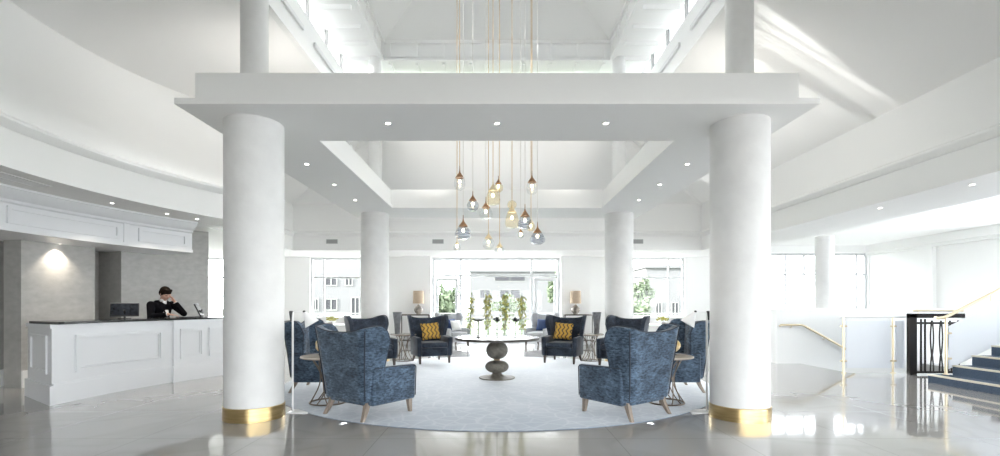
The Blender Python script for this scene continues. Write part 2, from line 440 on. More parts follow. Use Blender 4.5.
ZT = EYE + 6.34 + 0.52 * (INN - t_)
for k in range(4):
    quad(bm, (*a4[k], EYE + 6.34), (*a4[(k + 1) % 4], EYE + 6.34), (*b4[(k + 1) % 4], ZT), (*b4[k], ZT))
quad(bm, *[(*p, ZT) for p in b4])
struct(obj('ceiling_lantern_top', bm, M['ceil'], smooth=False))

win_no = [0]
def window(x0, x1, y, z0, z1, vbars, hbars, axis='x', d=0.08, fw=0.07, bw=0.05, pane='pane', fr='frame'):
    """a glazed opening: frame with mullions and one pane per window; axis x = lies along X at Y=y, axis y = lies along Y at X=y"""
    win_no[0] += 1
    e = bpy.data.objects.new('window_%d' % win_no[0], None); C.objects.link(e); struct(e)
    def bx(bm, a0, a1, c0, c1, dd=d):
        if axis == 'x': box(bm, a0, a1, y - dd / 2, y + dd / 2, c0, c1)
        else: box(bm, y - dd / 2, y + dd / 2, a0, a1, c0, c1)
    bm = new()
    bx(bm, x0, x1, z0, z0 + fw); bx(bm, x0, x1, z1 - fw, z1); bx(bm, x0, x0 + fw, z0 + fw, z1 - fw); bx(bm, x1 - fw, x1, z0 + fw, z1 - fw)
    obj('window_frame', bm, M[fr], e, smooth=False)
    bm = new()
    for v in vbars: bx(bm, v - bw / 2, v + bw / 2, z0 + fw, z1 - fw, d * 0.8)
    for h in hbars: bx(bm, x0 + fw, x1 - fw, h - bw / 2, h + bw / 2, d * 0.75)
    if vbars or hbars: obj('mullion', bm, M[fr], e, smooth=False)
    else: bm.free()
    bm = new()
    if axis == 'x': quad(bm, (x0, y, z0), (x1, y, z0), (x1, y, z1), (x0, y, z1))
    else: quad(bm, (y, x0, z0), (y, x1, z0), (y, x1, z1), (y, x0, z1))
    obj('pane', bm, M[pane], e, smooth=False)
    return e

lw = [LYC - 3.5 + k * 1.0 for k in range(1, 7)]
for s in (-1, 1): window(LYC - WH, LYC + WH, s * (WH + 0.07), Zw0, Zw1, [v for v in lw], [], 'y', 0.07, 0.03, 0.05, 'pane_solar', 'grille')
for s in (-1, 1): window(-WH, WH, LYC + s * (WH + 0.07), Zw0, Zw1, [v - LYC for v in lw], [], 'x', 0.07, 0.03, 0.05, 'pane_tint', 'grille')

# right and back fascias with a cornice
bm = new()
box(bm, XR, XR + 0.2, YF, YB, LOWZ - 0.012, FZ + 0.02)
struct(obj('wall_right_fascia', bm, M['paint'], smooth=False))
bm = new()
box(bm, -XR - 0.2, XR + 0.2, YB, YB + 0.2, LOWZ - 0.012, FZ + 0.02)
struct(obj('wall_back_fascia', bm, M['paint'], smooth=False))
bm = new()
box(bm, -XR - 0.2, -XR, 10.2, YB, LOWZ - 0.012, FZ + 0.02)
box(bm, -XR - 0.2, -4.9, 10.0, 10.2, LOWZ - 0.012, FZ + 1.0)
box(bm, -5.1, -4.87, YF, 3.0, LOWZ - 0.012, FZ + 0.95)
struct(obj('wall_left_fascia', bm, M['paint'], smooth=False))
bm = new(); box(bm, -XR - 0.2, XR + 0.2, YF - 0.2, YF, LOWZ - 0.012, FZ + 0.02)
struct(obj('wall_front_fascia', bm, M['paint'], smooth=False))
bm = new()
CZ = EYE + 2.13
prof = ((0, -0.05), (0.035, -0.04), (0.10, 0.03), (0.10, 0.055), (0.05, 0.10), (0, 0.11))
def sweep(bm, prof, pts, outs):
    rows = [[bm.verts.new((p[0] + o[0] * d, p[1] + o[1] * d, z)) for d, z in prof] for p, o in zip(pts, outs)]
    for a, b in zip(rows, rows[1:]):
        for k in range(len(prof) - 1): bm.faces.new((a[k], b[k], b[k + 1], a[k + 1]))
cp = [(d, CZ + z) for d, z in prof]
sweep(bm, cp, [(-XR, 10.2), (-XR, YB), (XR, YB), (XR, YF)], [(1, 0), (1, -1), (-1, -1), (-1, 0)])
struct(obj('trim_3', bm, M['trim'], smooth=False))

# left curved fascia over the reception
RF = 5.95
def roof_z(x): return roof_l(x)
bm = new(); rows = []
T0, T1, N = -35, 37, 72
for i in range(N + 1):
    t = T0 + (T1 - T0) * i / N
    p = arc(RF, t, 0); zt = roof_z(p[0]) + 0.03
    q = arc(RF + 0.18, t, 0)
    rows.append([bm.verts.new((p[0], p[1], LOWZ - 0.012)), bm.verts.new((q[0], q[1], LOWZ - 0.012)), bm.verts.new((q[0], q[1], zt)), bm.verts.new((p[0], p[1], zt))])
for a, b in zip(rows, rows[1:]):
    for k in range(4): bm.faces.new((a[k], b[k], b[(k + 1) % 4], a[(k + 1) % 4]))
bm.faces.new(rows[0]); bm.faces.new(rows[-1][::-1])
struct(obj('wall_left', bm, M['paint']))
bm = new()
cz = EYE + 2.18
tt = [T0 + (T1 - T0) * k / 60 for k in range(61)]
sweep(bm, [(d, cz + z) for d, z in prof], [arc(RF, t, 0)[:2] for t in tt], [(math.cos(rad(t)), -math.sin(rad(t))) for t in tt])
arc_box(bm, RF - 0.025, RF, T0, T1, LOWZ - 0.012, LOWZ + 0.05, 60)
struct(obj('trim_4', bm, M['trim']))

# low ceilings around the atrium
bm = new()
ts = [T0 + (T1 - T0) * i / 48 for i in range(49)]
for a, b in zip(ts, ts[1:]):
    p, q = arc(RF, a, LOWZ), arc(RF, b, LOWZ)
    quad(bm, p, q, (-12.2, q[1], LOWZ), (-12.2, p[1], LOWZ))
pa, pb = arc(RF, T0, LOWZ), arc(RF, T1, LOWZ)
quad(bm, (-12.2, -5, LOWZ), (13.2, -5, LOWZ), (13.2, YF, LOWZ), (-12.2, YF, LOWZ))
quad(bm, (-12.2, YF, LOWZ), (pa[0], YF, LOWZ), pa, (-12.2, pa[1], LOWZ))
quad(bm, (-12.2, pb[1], LOWZ), pb, (pb[0], 10.2, LOWZ), (-12.2, 10.2, LOWZ))
quad(bm, (-12.2, 10.2, LOWZ), (-XR, 10.2, LOWZ), (-XR, YB, LOWZ), (-12.2, YB, LOWZ))
quad(bm, (-12.2, YB, LOWZ), (7.65, YB, LOWZ), (7.65, 16.6, LOWZ), (-12.2, 16.6, LOWZ))
quad(bm, (XR, YF, LOWZ), (7.65, YF, LOWZ), (7.65, YB, LOWZ), (XR, YB, LOWZ))
HIZ = EYE + 2.05
quad(bm, (7.65, YF, LOWZ), (7.65, 16.6, LOWZ), (7.65, 16.6, HIZ), (7.65, YF, HIZ))
quad(bm, (7.65, YF, HIZ), (13.2, YF, HIZ), (13.2, 16.6, HIZ), (7.65, 16.6, HIZ))
quad(bm, (7.65, YF, LOWZ), (13.2, YF, LOWZ), (13.2, YF, HIZ), (7.65, YF, HIZ))
struct(obj('ceiling_low', bm, M['ceil'], smooth=False))

# back wall with window openings
YW = 16.5
def zpx(y, Y): return EYE + (305 - y) * Y / 475
def xpx(x, Y): return (x - 497) * Y / 475
ops = [(-11.4, -7.9, 0.0), (-6.5, -4.1, 0.93), (-2.26, 2.19, 0.0), (4.1, 6.53, 0.93), (9.4, 12.9, 0.0)]
bm = new(); x = -12.2
for a, b, z0 in ops:
    box(bm, x, a, YW, YW + 0.25, 0, HIZ)
    if z0 > 0: box(bm, a, b, YW, YW + 0.25, 0, z0)
    if a > 7: box(bm, a, b, YW, YW + 0.25, EYE + 1.80, HIZ)
    else: box(bm, a, b, YW, YW + 0.25, LOWZ - 0.02, HIZ)
    x = b
box(bm, x, 13.2, YW, YW + 0.25, 0, HIZ)
box(bm, -3.25, -2.26, YW - 0.3, YW, 0, LOWZ); box(bm, 2.19, 3.18, YW - 0.3, YW, 0, LOWZ)
struct(obj('wall_back', bm, M['paint'], smooth=False))
bm = new()
for a, b in ((-6.6, -4.0), (4.0, 6.63)): box(bm, a, b, YW - 0.16, YW + 0.05, 0.90, 0.94)
struct(obj('trim_5', bm, M['trim'], smooth=False))
bm = new()
for a, b in ((-7.9, -3.26), (3.19, 9.4)): box(bm, a, b, YW - 0.02, YW, 0, 0.14)
box(bm, -3.27, -2.26, YW - 0.32, YW - 0.3, 0, 0.14); box(bm, 2.19, 3.2, YW - 0.32, YW - 0.3, 0, 0.14)
struct(obj('baseboard_back', bm, M['trim'], smooth=False))
zt = zpx(277.5, YW)
window(-11.4, -7.9, YW + 0.12, 0, LOWZ - 0.02, [-10.2, -9.0], [zt])
window(-6.5, -4.1, YW + 0.12, 0.93, LOWZ - 0.02, [xpx(323, YW)], [zt])
window(-2.26, 2.19, YW + 0.12, 0, LOWZ - 0.02, [xpx(460.5, YW), xpx(532, YW)], [zpx(275.5, YW)], fw=0.09, bw=0.08)
window(4.1, 6.53, YW + 0.12, 0.93, LOWZ - 0.02, [xpx(669.5, YW)], [zt])
window(9.4, 12.9, YW + 0.12, 0.0, EYE + 1.80, [xpx(787, YW), xpx(806, YW), xpx(859, YW)], [zpx(274, YW), 1.0], bw=0.06, pane='pane_dim')
window(-5.0, 11.6, 13.07, 0, LOWZ - 0.1, [-3.2, -1.4, 0.4, 2.2, 4.0, 5.8, 7.6, 9.4], [2.3], 'y', pane='pane_tint')
# glazed door leaves left and right in the centre window
for k, (a, b) in enumerate(((-2.15, -1.36), (1.30, 2.08))):
    e = bpy.data.objects.new('door_%d' % (k + 1), None); C.objects.link(e); struct(e)
    bm = new(); zt2 = zpx(277, YW) - 0.03; y0, y1 = YW + 0.06, YW + 0.12
    f_ = 0.10
    box(bm, a, a + f_, y0, y1, 0.01, zt2); box(bm, b - f_, b, y0, y1, 0.01, zt2)
    box(bm, a + f_, b - f_, y0, y1, 0.01, 0.22); box(bm, a + f_, b - f_, y0, y1, zt2 - 0.11, zt2)
    obj('door_frame', bm, M['frame'], e, smooth=False)
    bm = new(); hx = b - 0.05 if k == 0 else a + 0.05
    tube(bm, [(hx, y0, 0.98), (hx, y0 - 0.05, 0.98), (hx, y0 - 0.05, 1.18), (hx, y0, 1.18)], 0.012)
    obj('door_handle', bm, M['grille'], e)

# right wall, left outer wall, front wall
bm = new(); box(bm, -12.2, -2.0, -5.2, -5.0, 0, LOWZ); box(bm, -2.0, 13.2, -5.2, -5.0, 2.6, LOWZ)
struct(obj('wall_front', bm, M['paint'], smooth=False))
window(-2.0, 13.0, -5.1, 0, 2.6, [0, 2, 4, 6, 8, 10, 11.6], [])
bm = new(); box(bm, 12.95, 13.2, 11.6, 16.5, 0, HIZ); box(bm, 12.95, 13.2, -5.0, 11.6, LOWZ - 0.1, HIZ)
box(bm, 12.83, 12.95, 14.0, 14.5, 0, HIZ - 0.3)
struct(obj('wall_right', bm, M['paint'], smooth=False))
bm = new(); box(bm, 12.80, 12.95, 3.0, 16.5, EYE + 1.72, EYE + 1.80); box(bm, 12.70, 12.95, 3.0, 16.5, EYE + 1.80, HIZ)
box(bm, 7.65, 12.95, 16.35, 16.5, EYE + 1.80, HIZ)
struct(obj('trim_6', bm, M['trim'], smooth=False))
bm = new(); box(bm, -12.4, -12.2, -5.0, 16.8, 0, LOWZ)
struct(obj('wall_left_outer', bm, M['paint'], smooth=False))

# stone panelled wall behind the reception, with two recesses
bm = new(); arc_box(bm, 7.85, 8.2, 9.7, 18.0, 0, 3.0, 14); struct(obj('wall_reception', bm, M['stone']))
bm = new(); arc_box(bm, 8.35, 8.6, -28, 15, 0, 3.0, 24); struct(obj('wall_recess_left', bm, M['stone']))
bm = new(); arc_box(bm, 8.75, 8.9, 17.5, 22.5, 0, 3.0, 8); arc_box(bm, 8.2, 8.9, 17.4, 17.9, 0, 3.0, 2); arc_box(bm, 8.3, 8.9, 22.0, 22.4, 0, 3.0, 2)
struct(obj('wall_recess_centre', bm, M['stone']))
bm = new(); arc_box(bm, 8.0, 8.35, 21.9, 34.2, 0, LOWZ, 18); struct(obj('wall_reception_right', bm, M['stone']))
bm = new()
arc_box(bm, 8.32, 8.35, -28, 14, 0, 0.28, 24); arc_box(bm, 7.82, 7.85, 9.7, 18.0, 0, 0.28, 12); arc_box(bm, 7.97, 8.0, 21.9, 34.2, 0, 0.28, 16)
struct(obj('baseboard_left', bm, M['trim']))
# bulkhead above the desk
bm = new()
BT0, BT1 = -28, 27.7
arc_box(bm, 7.0, 7.2, BT0, BT1, 2.41, LOWZ, 50)
arc_box(bm, 7.2, 8.4, BT0, BT1, 2.41, 2.47, 50)
struct(obj('wall_bulkhead', bm, M['deskw']))
bm = new()
arc_box(bm, 6.97, 7.0, BT0, BT1, 2.41, 2.47, 50)
tb = [BT0 + (BT1 - BT0) * k / 50 for k in range(51)]
cr_ = [(0, 2.80), (0.04, 2.82), (0.05, 2.855), (0.09, 2.875), (0.17, 2.955), (0.185, 2.985), (0.20, 2.99), (0.20, LOWZ)]
sweep(bm, cr_, [arc(7.0, t, 0)[:2] for t in tb], [(math.cos(rad(t)), -math.sin(rad(t))) for t in tb])
bm.faces.new([bm.verts.new(arc(7.0 - d, BT1, z)) for d, z in cr_] + [bm.verts.new(arc(7.0, BT1, LOWZ))])
def arc_frame(bm, r, t0, t1, z0, z1, w=0.035, d=0.018, n=20):
    dt = math.degrees(w / r)
    arc_box(bm, r - d, r, t0, t1, z0, z0 + w, n); arc_box(bm, r - d, r, t0, t1, z1 - w, z1, n)
    arc_box(bm, r - d, r, t0, t0 + dt, z0 + w, z1 - w, 2); arc_box(bm, r - d, r, t1 - dt, t1, z0 + w, z1 - w, 2)
arc_frame(bm, 7.0, -10, 2, 2.52, 2.77, 0.05, 0.03); arc_frame(bm, 7.0, 3, 16.8, 2.52, 2.77, 0.05, 0.03); arc_frame(bm, 7.0, 19.5, 26.8, 2.52, 2.77, 0.05, 0.03)
arc_box(bm, 6.98, 7.0, 17.4, 18.2, 2.41, 2.85, 2)
struct(obj('trim_7', bm, M['deskw']))

# ring beam carried by the four columns
RZB, RZT = EYE + 2.18, EYE + 2.60
bm = new()
def rect_ring(bm, X0, Y0, Y1, x0, y0, y1, z0, z1):
    box(bm, -X0, X0, Y0, y0, z0, z1); box(bm, -X0, X0, y1, Y1, z0, z1)
    box(bm, -X0, -x0, y0, y1, z0, z1); box(bm, x0, X0, y0, y1, z0, z1)
rect_ring(bm, 3.50, 5.15, 11.95, 2.355, 6.31, 10.67, RZB, RZB + 0.066)
rect_ring(bm, 3.38, 5.32, 11.85, 2.40, 6.27, 10.71, RZB + 0.066, RZT)
bmesh.ops.remove_doubles(bm, verts=bm.verts[:], dist=1e-5)
struct(obj('ceiling_ring', bm, M['ceil'], smooth=False), 'white square ring beam with a wide lip carried on four columns', 'ceiling beam')

def column(x, y, r, z1, label, upper=True, ring=True):
    e = thing('column', label, 'column', (x, y, 0)); e['kind'] = 'structure'; e['group'] = 'round white columns'
    bm = new(); lathe(bm, [(r, 0.16 if ring else 0), (r, z1)], 64); obj('shaft', bm, M['plaster'], e)
    if ring:
        bm = new(); lathe(bm, [(r + 0.012, 0), (r + 0.012, 0.155), (r, 0.16), (r - 0.01, 0.16)], 64); obj('base_ring', bm, M['brass'], e)['label'] = 'brushed brass base ring'
    if upper:
        bm = new(); lathe(bm, [(0.155, RZT), (0.155, SOF)], 32); obj('upper_shaft', bm, M['plaster'], e)
    return e
column(-2.93, 5.74, 0.33, RZB, 'thick round white column with brass base ring, front left beside the reception')
column(2.93, 5.74, 0.33, RZB, 'thick round white column with brass base ring, front right beside the floor lamp')
column(-2.93, 11.4, 0.33, RZB, 'round white column at the back left, behind the armchairs')
column(2.93, 11.4, 0.33, RZB, 'round white column at the back right, behind the armchairs')
column(8.0, 11.6, 0.20, LOWZ, 'slim round white column behind the low stair wall on the right', False, False)

# stair wall and stair well on the right
bm = new()
box(bm, 6.45, 10.6, 10.96, 11.12, -2.6, 1.27)
box(bm, 6.45, 6.58, 11.12, 13.0, 0, 1.27)
struct(obj('wall_stair', bm, M['paint'], smooth=False))
bm = new(); box(bm, 6.9, 7.0, 9.35, 11.0, -2.6, -0.25); box(bm, 6.9, 9.9, 9.35, 9.45, -2.6, -0.25); box(bm, 9.8, 9.9, 9.35, 11.0, -2.6, -0.25); box(bm, 6.9, 9.9, 9.35, 11.0, -2.7, -2.6)
struct(obj('wall_stairwell', bm, M['paint'], smooth=False))

# ------------------------------------------------------------------ small fittings
def make_downlight(label, loc, group, power=0):
    e = thing('downlight', label, 'ceiling light', loc, 0, group)
    bm = new(); lathe(bm, [(0.025, -0.002), (0.04, -0.008), (0.042, 0.0)], 20, cap=False); obj('trim_ring', bm, M['white'], e)
    bm = new(); lathe(bm, [(0.0, -0.003), (0.026, -0.003), (0.026, 0.0), (0, 0)], 20); obj('lens', bm, M['lens'], e)
    return e
dl = []
def dlight(x, y, z, label, group):
    if not dl: o = make_downlight(label, (x, y, z), group)
    else: o = dup(dl[0], (x, y, z), 0, label, group)
    dl.append(o); return o
G = 'downlights in the ring beam soffit'
dlight(-1.307, 5.70, RZB, 'round recessed downlight in the front of the ring beam, left of its centre', G)
dlight(0.0, 5.70, RZB, 'round recessed downlight at the middle of the ring beam front', G)
dlight(1.307, 5.70, RZB, 'round recessed downlight in the front of the ring beam, right of its centre', G)
for s, nm in ((-1, 'left'), (1, 'right')):
    for y, w in ((7.35, 'nearest of three'), (8.60, 'middle of three'), (9.86, 'farthest of three')):
        dlight(s * 2.945, y, RZB, 'small recessed downlight in the %s arm of the ring beam, %s' % (nm, w), G)
G = 'downlights above the reception'
for px, w in ((112, 'nearest of three'), (167, 'middle of three'), (197, 'farthest of three')):
    d = (px - 497) / 475.0; r_ = 6.45
    A = d * d + 1; B = -12.8; Cc = 40.96 - r_ * r_
    Y = (-B + math.sqrt(B * B - 4 * A * Cc)) / 2 / A
    dlight(d * Y, Y, LOWZ, 'recessed downlight in the curved ceiling strip above the reception desk, %s' % w, G)
G = 'downlights in the right ceiling strip'
for px, py in ((972, 184.5), (880, 208)):
    Y = 475 * 1.67 / (305 - py); dlight((px - 497) / 475 * Y, Y, LOWZ, 'recessed downlight in the right hand ceiling strip, %s' % ('nearer of two' if px > 900 else 'farther of two'), G)
d_ = (60 - 497) / 475.0; A_ = d_ * d_ + 1; Y_ = (12.8 + math.sqrt(163.84 - 4 * A_ * (40.96 - 7.75 ** 2))) / 2 / A_
WASH = (d_ * Y_, Y_, 2.41)
dlight(*WASH, 'recessed downlight under the bulkhead washing the stone wall behind the desk', 'downlights above the reception')

track = []
def track_spot(x, y, tgt, power, label):
    p = Vector((x, y, RZT)); d = (Vector(tgt) - p).normalized(); q = Vector((0, 0, 1)).rotation_difference(d).to_matrix()
    e = thing('track_spotlight', label, 'spotlight', (x, y, RZT), 0, 'white spotlights on the ring beam')
    bm = new(); box(bm, -0.04, 0.04, -0.06, 0.06, 0, 0.02, 0.004, 1); obj('base', bm, M['white'], e)
    bm = new(); tube(bm, [(0, 0, 0.02), (0, 0, 0.09)], 0.008, 8); obj('stem', bm, M['white'], e)
    bm = new(); lathe(bm, [(0, -0.09), (0.04, -0.09), (0.045, -0.08), (0.045, 0.075), (0.038, 0.08), (0.036, 0.06), (0, 0.06)], 20)
    for v in bm.verts: v.co = q @ v.co + Vector((0, 0, 0.12))
    obj('head', bm, M['white'], e)
    bm = new(); lathe(bm, [(0, 0.062), (0.035, 0.062), (0.035, 0.066), (0, 0.066)], 20)
    for v in bm.verts: v.co = q @ v.co + Vector((0, 0, 0.12))
    obj('lens', bm, M['lens'], e)
    track.append((p + Vector((0, 0, 0.12)) + d * 0.10, d, power))
track_spot(2.43, 7.80, (0.9, 12.6, 5.3), 95, 'white spotlight on the right arm of the ring beam, farther of two')
track_spot(2.43, 7.25, (5.4, 8.9, 5.0), 20, 'white spotlight on the right arm of the ring beam, nearer of two')
track_spot(-2.43, 7.25, (-5.4, 8.9, 5.3), 24, 'white spotlight on the left arm of the ring beam, nearer of two')
track_spot(-2.43, 7.80, (-0.9, 12.6, 5.3), 95, 'white spotlight on the left arm of the ring beam, farther of two')

def vent(px, label):
    X = (px - 497) * YB / 475; z = zpx(241.5, YB)
    e = thing('air_vent', label, 'vent', (X, YB, z), 0, 'air vents in the back fascia')
    bm = new(); w, h = 0.17, 0.065
    box(bm, -w, w, -0.012, 0, h - 0.015, h); box(bm, -w, w, -0.012, 0, -h, -h + 0.015); box(bm, -w, -w + 0.015, -0.012, 0, -h + .015, h - .015); box(bm, w - 0.015, w, -0.012, 0, -h + .015, h - .015)
    obj('vent_frame', bm, M['greyplastic'], e, smooth=False)
    bm = new()
    for k in range(5): box(bm, -w + 0.015, w - 0.015, -0.010, -0.002, -h + 0.02 + k * 0.02, -h + 0.03 + k * 0.02)
    box(bm, -w + .01, w - .01, -0.002, -0.0005, -h + .01, h - .01)
    obj('grille', bm, M['grille'], e, smooth=False)
vent(332, 'small grey air vent in the back fascia above the left window')
vent(438, 'small grey air vent in the back fascia above the centre window')
vent(637.5, 'small grey air vent in the back fascia above the right window')

Yv = 475 * 1.67 / (305 - 178.0); Xv = (14 - 497) / 475 * Yv
e = thing('ceiling_vent', 'flat white air grille in the curved ceiling strip above the reception desk', 'vent', (Xv, Yv, LOWZ), rad(4))
bm = new(); box(bm, -0.13, 0.13, -0.42, -0.40, -0.012, 0); box(bm, -0.13, 0.13, 0.40, 0.42, -0.012, 0); box(bm, -0.13, -0.11, -0.40, 0.40, -0.012, 0); box(bm, 0.11, 0.13, -0.40, 0.40, -0.012, 0)
obj('vent_frame', bm, M['white'], e, smooth=False)
bm = new()
for k in range(6): box(bm, -0.098 + k * 0.035, -0.078 + k * 0.035, -0.40, 0.40, -0.010, -0.001)
obj('grille', bm, M['grille2'], e, smooth=False)

# ------------------------------------------------------------------ rug
bm = new(); RC = (0, 8.7); RR = 3.66
lathe(bm, [(RR - 0.02, 0.0), (RR, 0.004), (RR, 0.010), (RR - 0.02, 0.014), (0, 0.014)], 128)
tag(obj('rug', bm, M['rug'], loc=(RC[0], RC[1], 0.0005)), 'large round blue-grey patterned rug under the armchairs', 'rug')
RZ = 0.0145

# ------------------------------------------------------------------ armchairs
def wing_shell():
    """U-shaped padded back with flared wings (local front = +Y)"""
    bm = new(); NU, NV = 41, 15
    grid = []
    for i in range(NU):
        u = -1 + 2 * i / (NU - 1); au = abs(u); s = 1 if u >= 0 else -1
        row = []
        cb = 0.60                                           # |u| below this lies on the back, beyond it on the wing
        # top height along u: gentle dip in the middle, ears, then a rounded fall at the wing front
        if au < cb: h = 1.015 + 0.060 * (au / cb) ** 3
        else:
            w = (au - cb) / (1 - cb)
            h = 1.07 + 0.025 * math.sin(w * PI) - 0.17 * max(0, (w - 0.5) / 0.5) ** 2.4
        for j in range(NV):
            v = j / (NV - 1); z = 0.22 + (h - 0.22) * v
            k = (z - 0.22) / 0.86
            hw = 0.325 + 0.095 * k ** 1.3                   # flare towards the top
            yb = -0.335 - 0.085 * k                         # leaning back
            dep = 0.20 + 0.15 * k ** 1.4                 # wing depth
            cr = 0.04                                       # corner radius
            if au < cb:
                x = u / cb * (hw - cr) if True else 0; y = yb + 0.015 * (1 - (u / cb) ** 2) * 0
                x = u / cb * (hw - cr)
            else:
                w = (au - cb) / (1 - cb)
                if w < 0.2:
                    a = w / 0.2 * PI / 2
                    x = s * (hw - cr + cr * math.sin(a)); y = yb + cr - cr * math.cos(a)
                else:
                    t = (w - 0.2) / 0.8
                    x = s * (hw + 0.055 * t * k); y = yb + cr + t * (dep - cr)
            row.append(bm.verts.new((x, y, z)))
        grid.append(row)
    for i in range(NU - 1):
        for j in range(NV - 1): bm.faces.new((grid[i][j], grid[i + 1][j], grid[i + 1][j + 1], grid[i][j + 1]))
    rim = [grid[i][NV - 1].co.copy() for i in range(NU)]
    rim = [grid[0][j].co.copy() for j in range(6, NV - 1)] + rim + [grid[NU - 1][j].co.copy() for j in range(NV - 2, 5, -1)]
    return bm, rim

def leg_bm(x, y, dx, dy, h=0.20):
    bm = new(); n = 4
    rows = []
    for k in range(n + 1):
        t = k / n; s = 0.030 - 0.012 * (1 - t); cx = x + dx * (1 - t) ** 1.4; cy = y + dy * (1 - t) ** 1.4; z = h * t
        rows.append([bm.verts.new((cx + a * s, cy + b * s, z)) for a, b in ((-1, -1), (1, -1), (1, 1), (-1, 1))])
    for a, b in zip(rows, rows[1:]):
        for k in range(4): bm.faces.new((a[k], a[(k + 1) % 4], b[(k + 1) % 4], b[k]))
    bm.faces.new(rows[0][::-1]); bm.faces.new(rows[-1])
    return bm

def make_chair(label, group, fab, leg, pip, loc, rz):
    e = thing('wingback_armchair', label, 'armchair', loc, rz, group)
    bm, rim = wing_shell()
    o = obj('backrest', bm, fab, e, angle=60)
    md = o.modifiers.new('s', 'SOLIDIFY'); md.thickness = 0.085; md.offset = 0
    md = o.modifiers.new('b', 'BEVEL'); md.width = 0.028; md.segments = 3; md.limit_method = 'ANGLE'; md.angle_limit = rad(50)
    ev_mesh(o)
    for p in o.data.polygons: p.use_smooth = True
    # dark piping along the outer rim
    bm = new()
    pts = []
    for i, p in enumerate(rim):
        q = Vector((p.x, p.y, p.z))
        c = Vector((0, 0.05, p.z)); d = (q - c); d.z = 0
        if d.length > 0: d.normalize()
        pts.append(q + d * 0.041 + Vector((0, 0, 0.005)))
    tube(bm, pts, 0.007, 6); obj('piping', bm, pip, o)
    for s in (-1, 1):                                       # piping down the two rear corners
        bm = new(); pts = []
        for i in range(12):
            z = 0.24 + 0.80 * i / 11; k = (z - 0.22) / 0.86
            pts.append((s * (0.325 + 0.095 * k ** 1.3 + 0.020), -0.335 - 0.085 * k - 0.020, z))
        tube(bm, pts, 0.008, 6); obj('piping', bm, pip, o)
    for s in (-1, 1):
        bm = new(); a, b = (0.305, 0.405) if s > 0 else (-0.405, -0.305)
        vs = box(bm, a, b, -0.30, 0.375, 0.165, 0.61, 0.03, 3)
        for v in bm.verts:
            k = max(0, (v.co.z - 0.19) / 0.42)
            v.co.x += s * 0.012 * k
            if v.co.y > 0: v.co.z -= 0.012 * (v.co.y / 0.375) * k
        ar = obj('arm', bm, fab, e)
        bm = new(); x0 = s * 0.418
        tube(bm, [(x0 - s * 0.012, 0.366, 0.21), (x0, 0.366, 0.565), (x0, 0.345, 0.588), (x0, 0.0, 0.604), (x0, -0.28, 0.604)], 0.006, 6); obj('piping', bm, pip, ar)
    bm = new(); box(bm, -0.306, 0.306, -0.33, 0.355, 0.165, 0.36, 0.02, 2); obj('seat_base', bm, fab, e)
    bm = new(); box(bm, -0.302, 0.302, -0.27, 0.385, 0.36, 0.475, 0.04, 4)
    for v in bm.verts:
        if v.co.z > 0.42: v.co.z += 0.02 * (1 - (v.co.x / 0.3) ** 2)
    obj('seat_cushion', bm, fab, e)
    for x, y, dx, dy in ((-0.345, 0.32, 0, 0.02), (0.345, 0.32, 0, 0.02), (-0.30, -0.29, -0.03, -0.09), (0.30, -0.29, 0.03, -0.09)):
        obj('leg', leg_bm(x, y, dx, dy), leg, e)
    return e

def widen(root, k):
    for ch in root.children_recursive:
        for v in ch.data.vertices: v.co.x *= k
def face(fx, fy): return math.atan2(-fx, fy)
GA = 'blue wingback armchairs on the round rug'
cb = make_chair('blue velvet wingback armchair at front left of the rug, turned away with its back showing', GA, M['velvet'], M['legwood'], M['piping'], (-1.60, 5.93, RZ), face(0.59, 0.81))
widen(cb, 1.09)
dup(cb, (1.605, 5.93, RZ), face(-0.59, 0.81), 'blue velvet wingback armchair at front right of the rug, turned away with its back showing')
dup(cb, (-2.78, 7.59, RZ), face(1, 0.02), 'blue wingback armchair half hidden behind the front left column and floor lamp')
dup(cb, (2.78, 7.59, RZ), face(-1, 0.02), 'blue wingback armchair between the front right column and the side table with the gold ornament')
cn = make_chair('dark navy wingback armchair holding a yellow zigzag cushion, left of the centre table', GA, M['velvet2'], M['darkleg'], M['piping'], (-1.56, 11.15, RZ), face(0.42, -0.91))
dup(cn, (1.56, 11.15, RZ), face(-0.42, -0.91), 'dark navy wingback armchair holding a yellow zigzag cushion, right of the centre table')
dup(cn, (-2.73, 10.40, RZ), face(0.7, -0.7), 'dark navy wingback armchair in front of the back left column, mostly behind another chair')
dup(cn, (2.73, 10.40, RZ), face(-0.7, -0.7), 'dark navy wingback armchair in front of the back right column, mostly behind another chair')
GB = 'pale grey armchairs by the centre window'
cg = make_chair('pale grey armchair with blue and white cushions by the left side of the centre window', GB, M['greyfab'], M['darkleg'], M['greyfab'], (-1.42, 15.5, 0.0), face(0.62, -0.78))
dup(cg, (1.42, 15.5, 0.0), face(-0.62, -0.78), 'pale grey armchair with a blue cushion by the right side of the centre window')
GC = 'taupe armchairs by the side windows'
ct = make_chair('taupe armchair far left, glimpsed between the blue chairs below the left window', GC, M['taupefab'], M['darkleg'], M['taupefab'], (-5.2, 13.5, 0.0), face(0.25, -0.97))
ct.scale = (0.95, 0.95, 0.77)
dup(ct, (5.2, 13.5, 0.0), face(-0.25, -0.97), 'taupe armchair far right, glimpsed between the blue chairs below the right window')

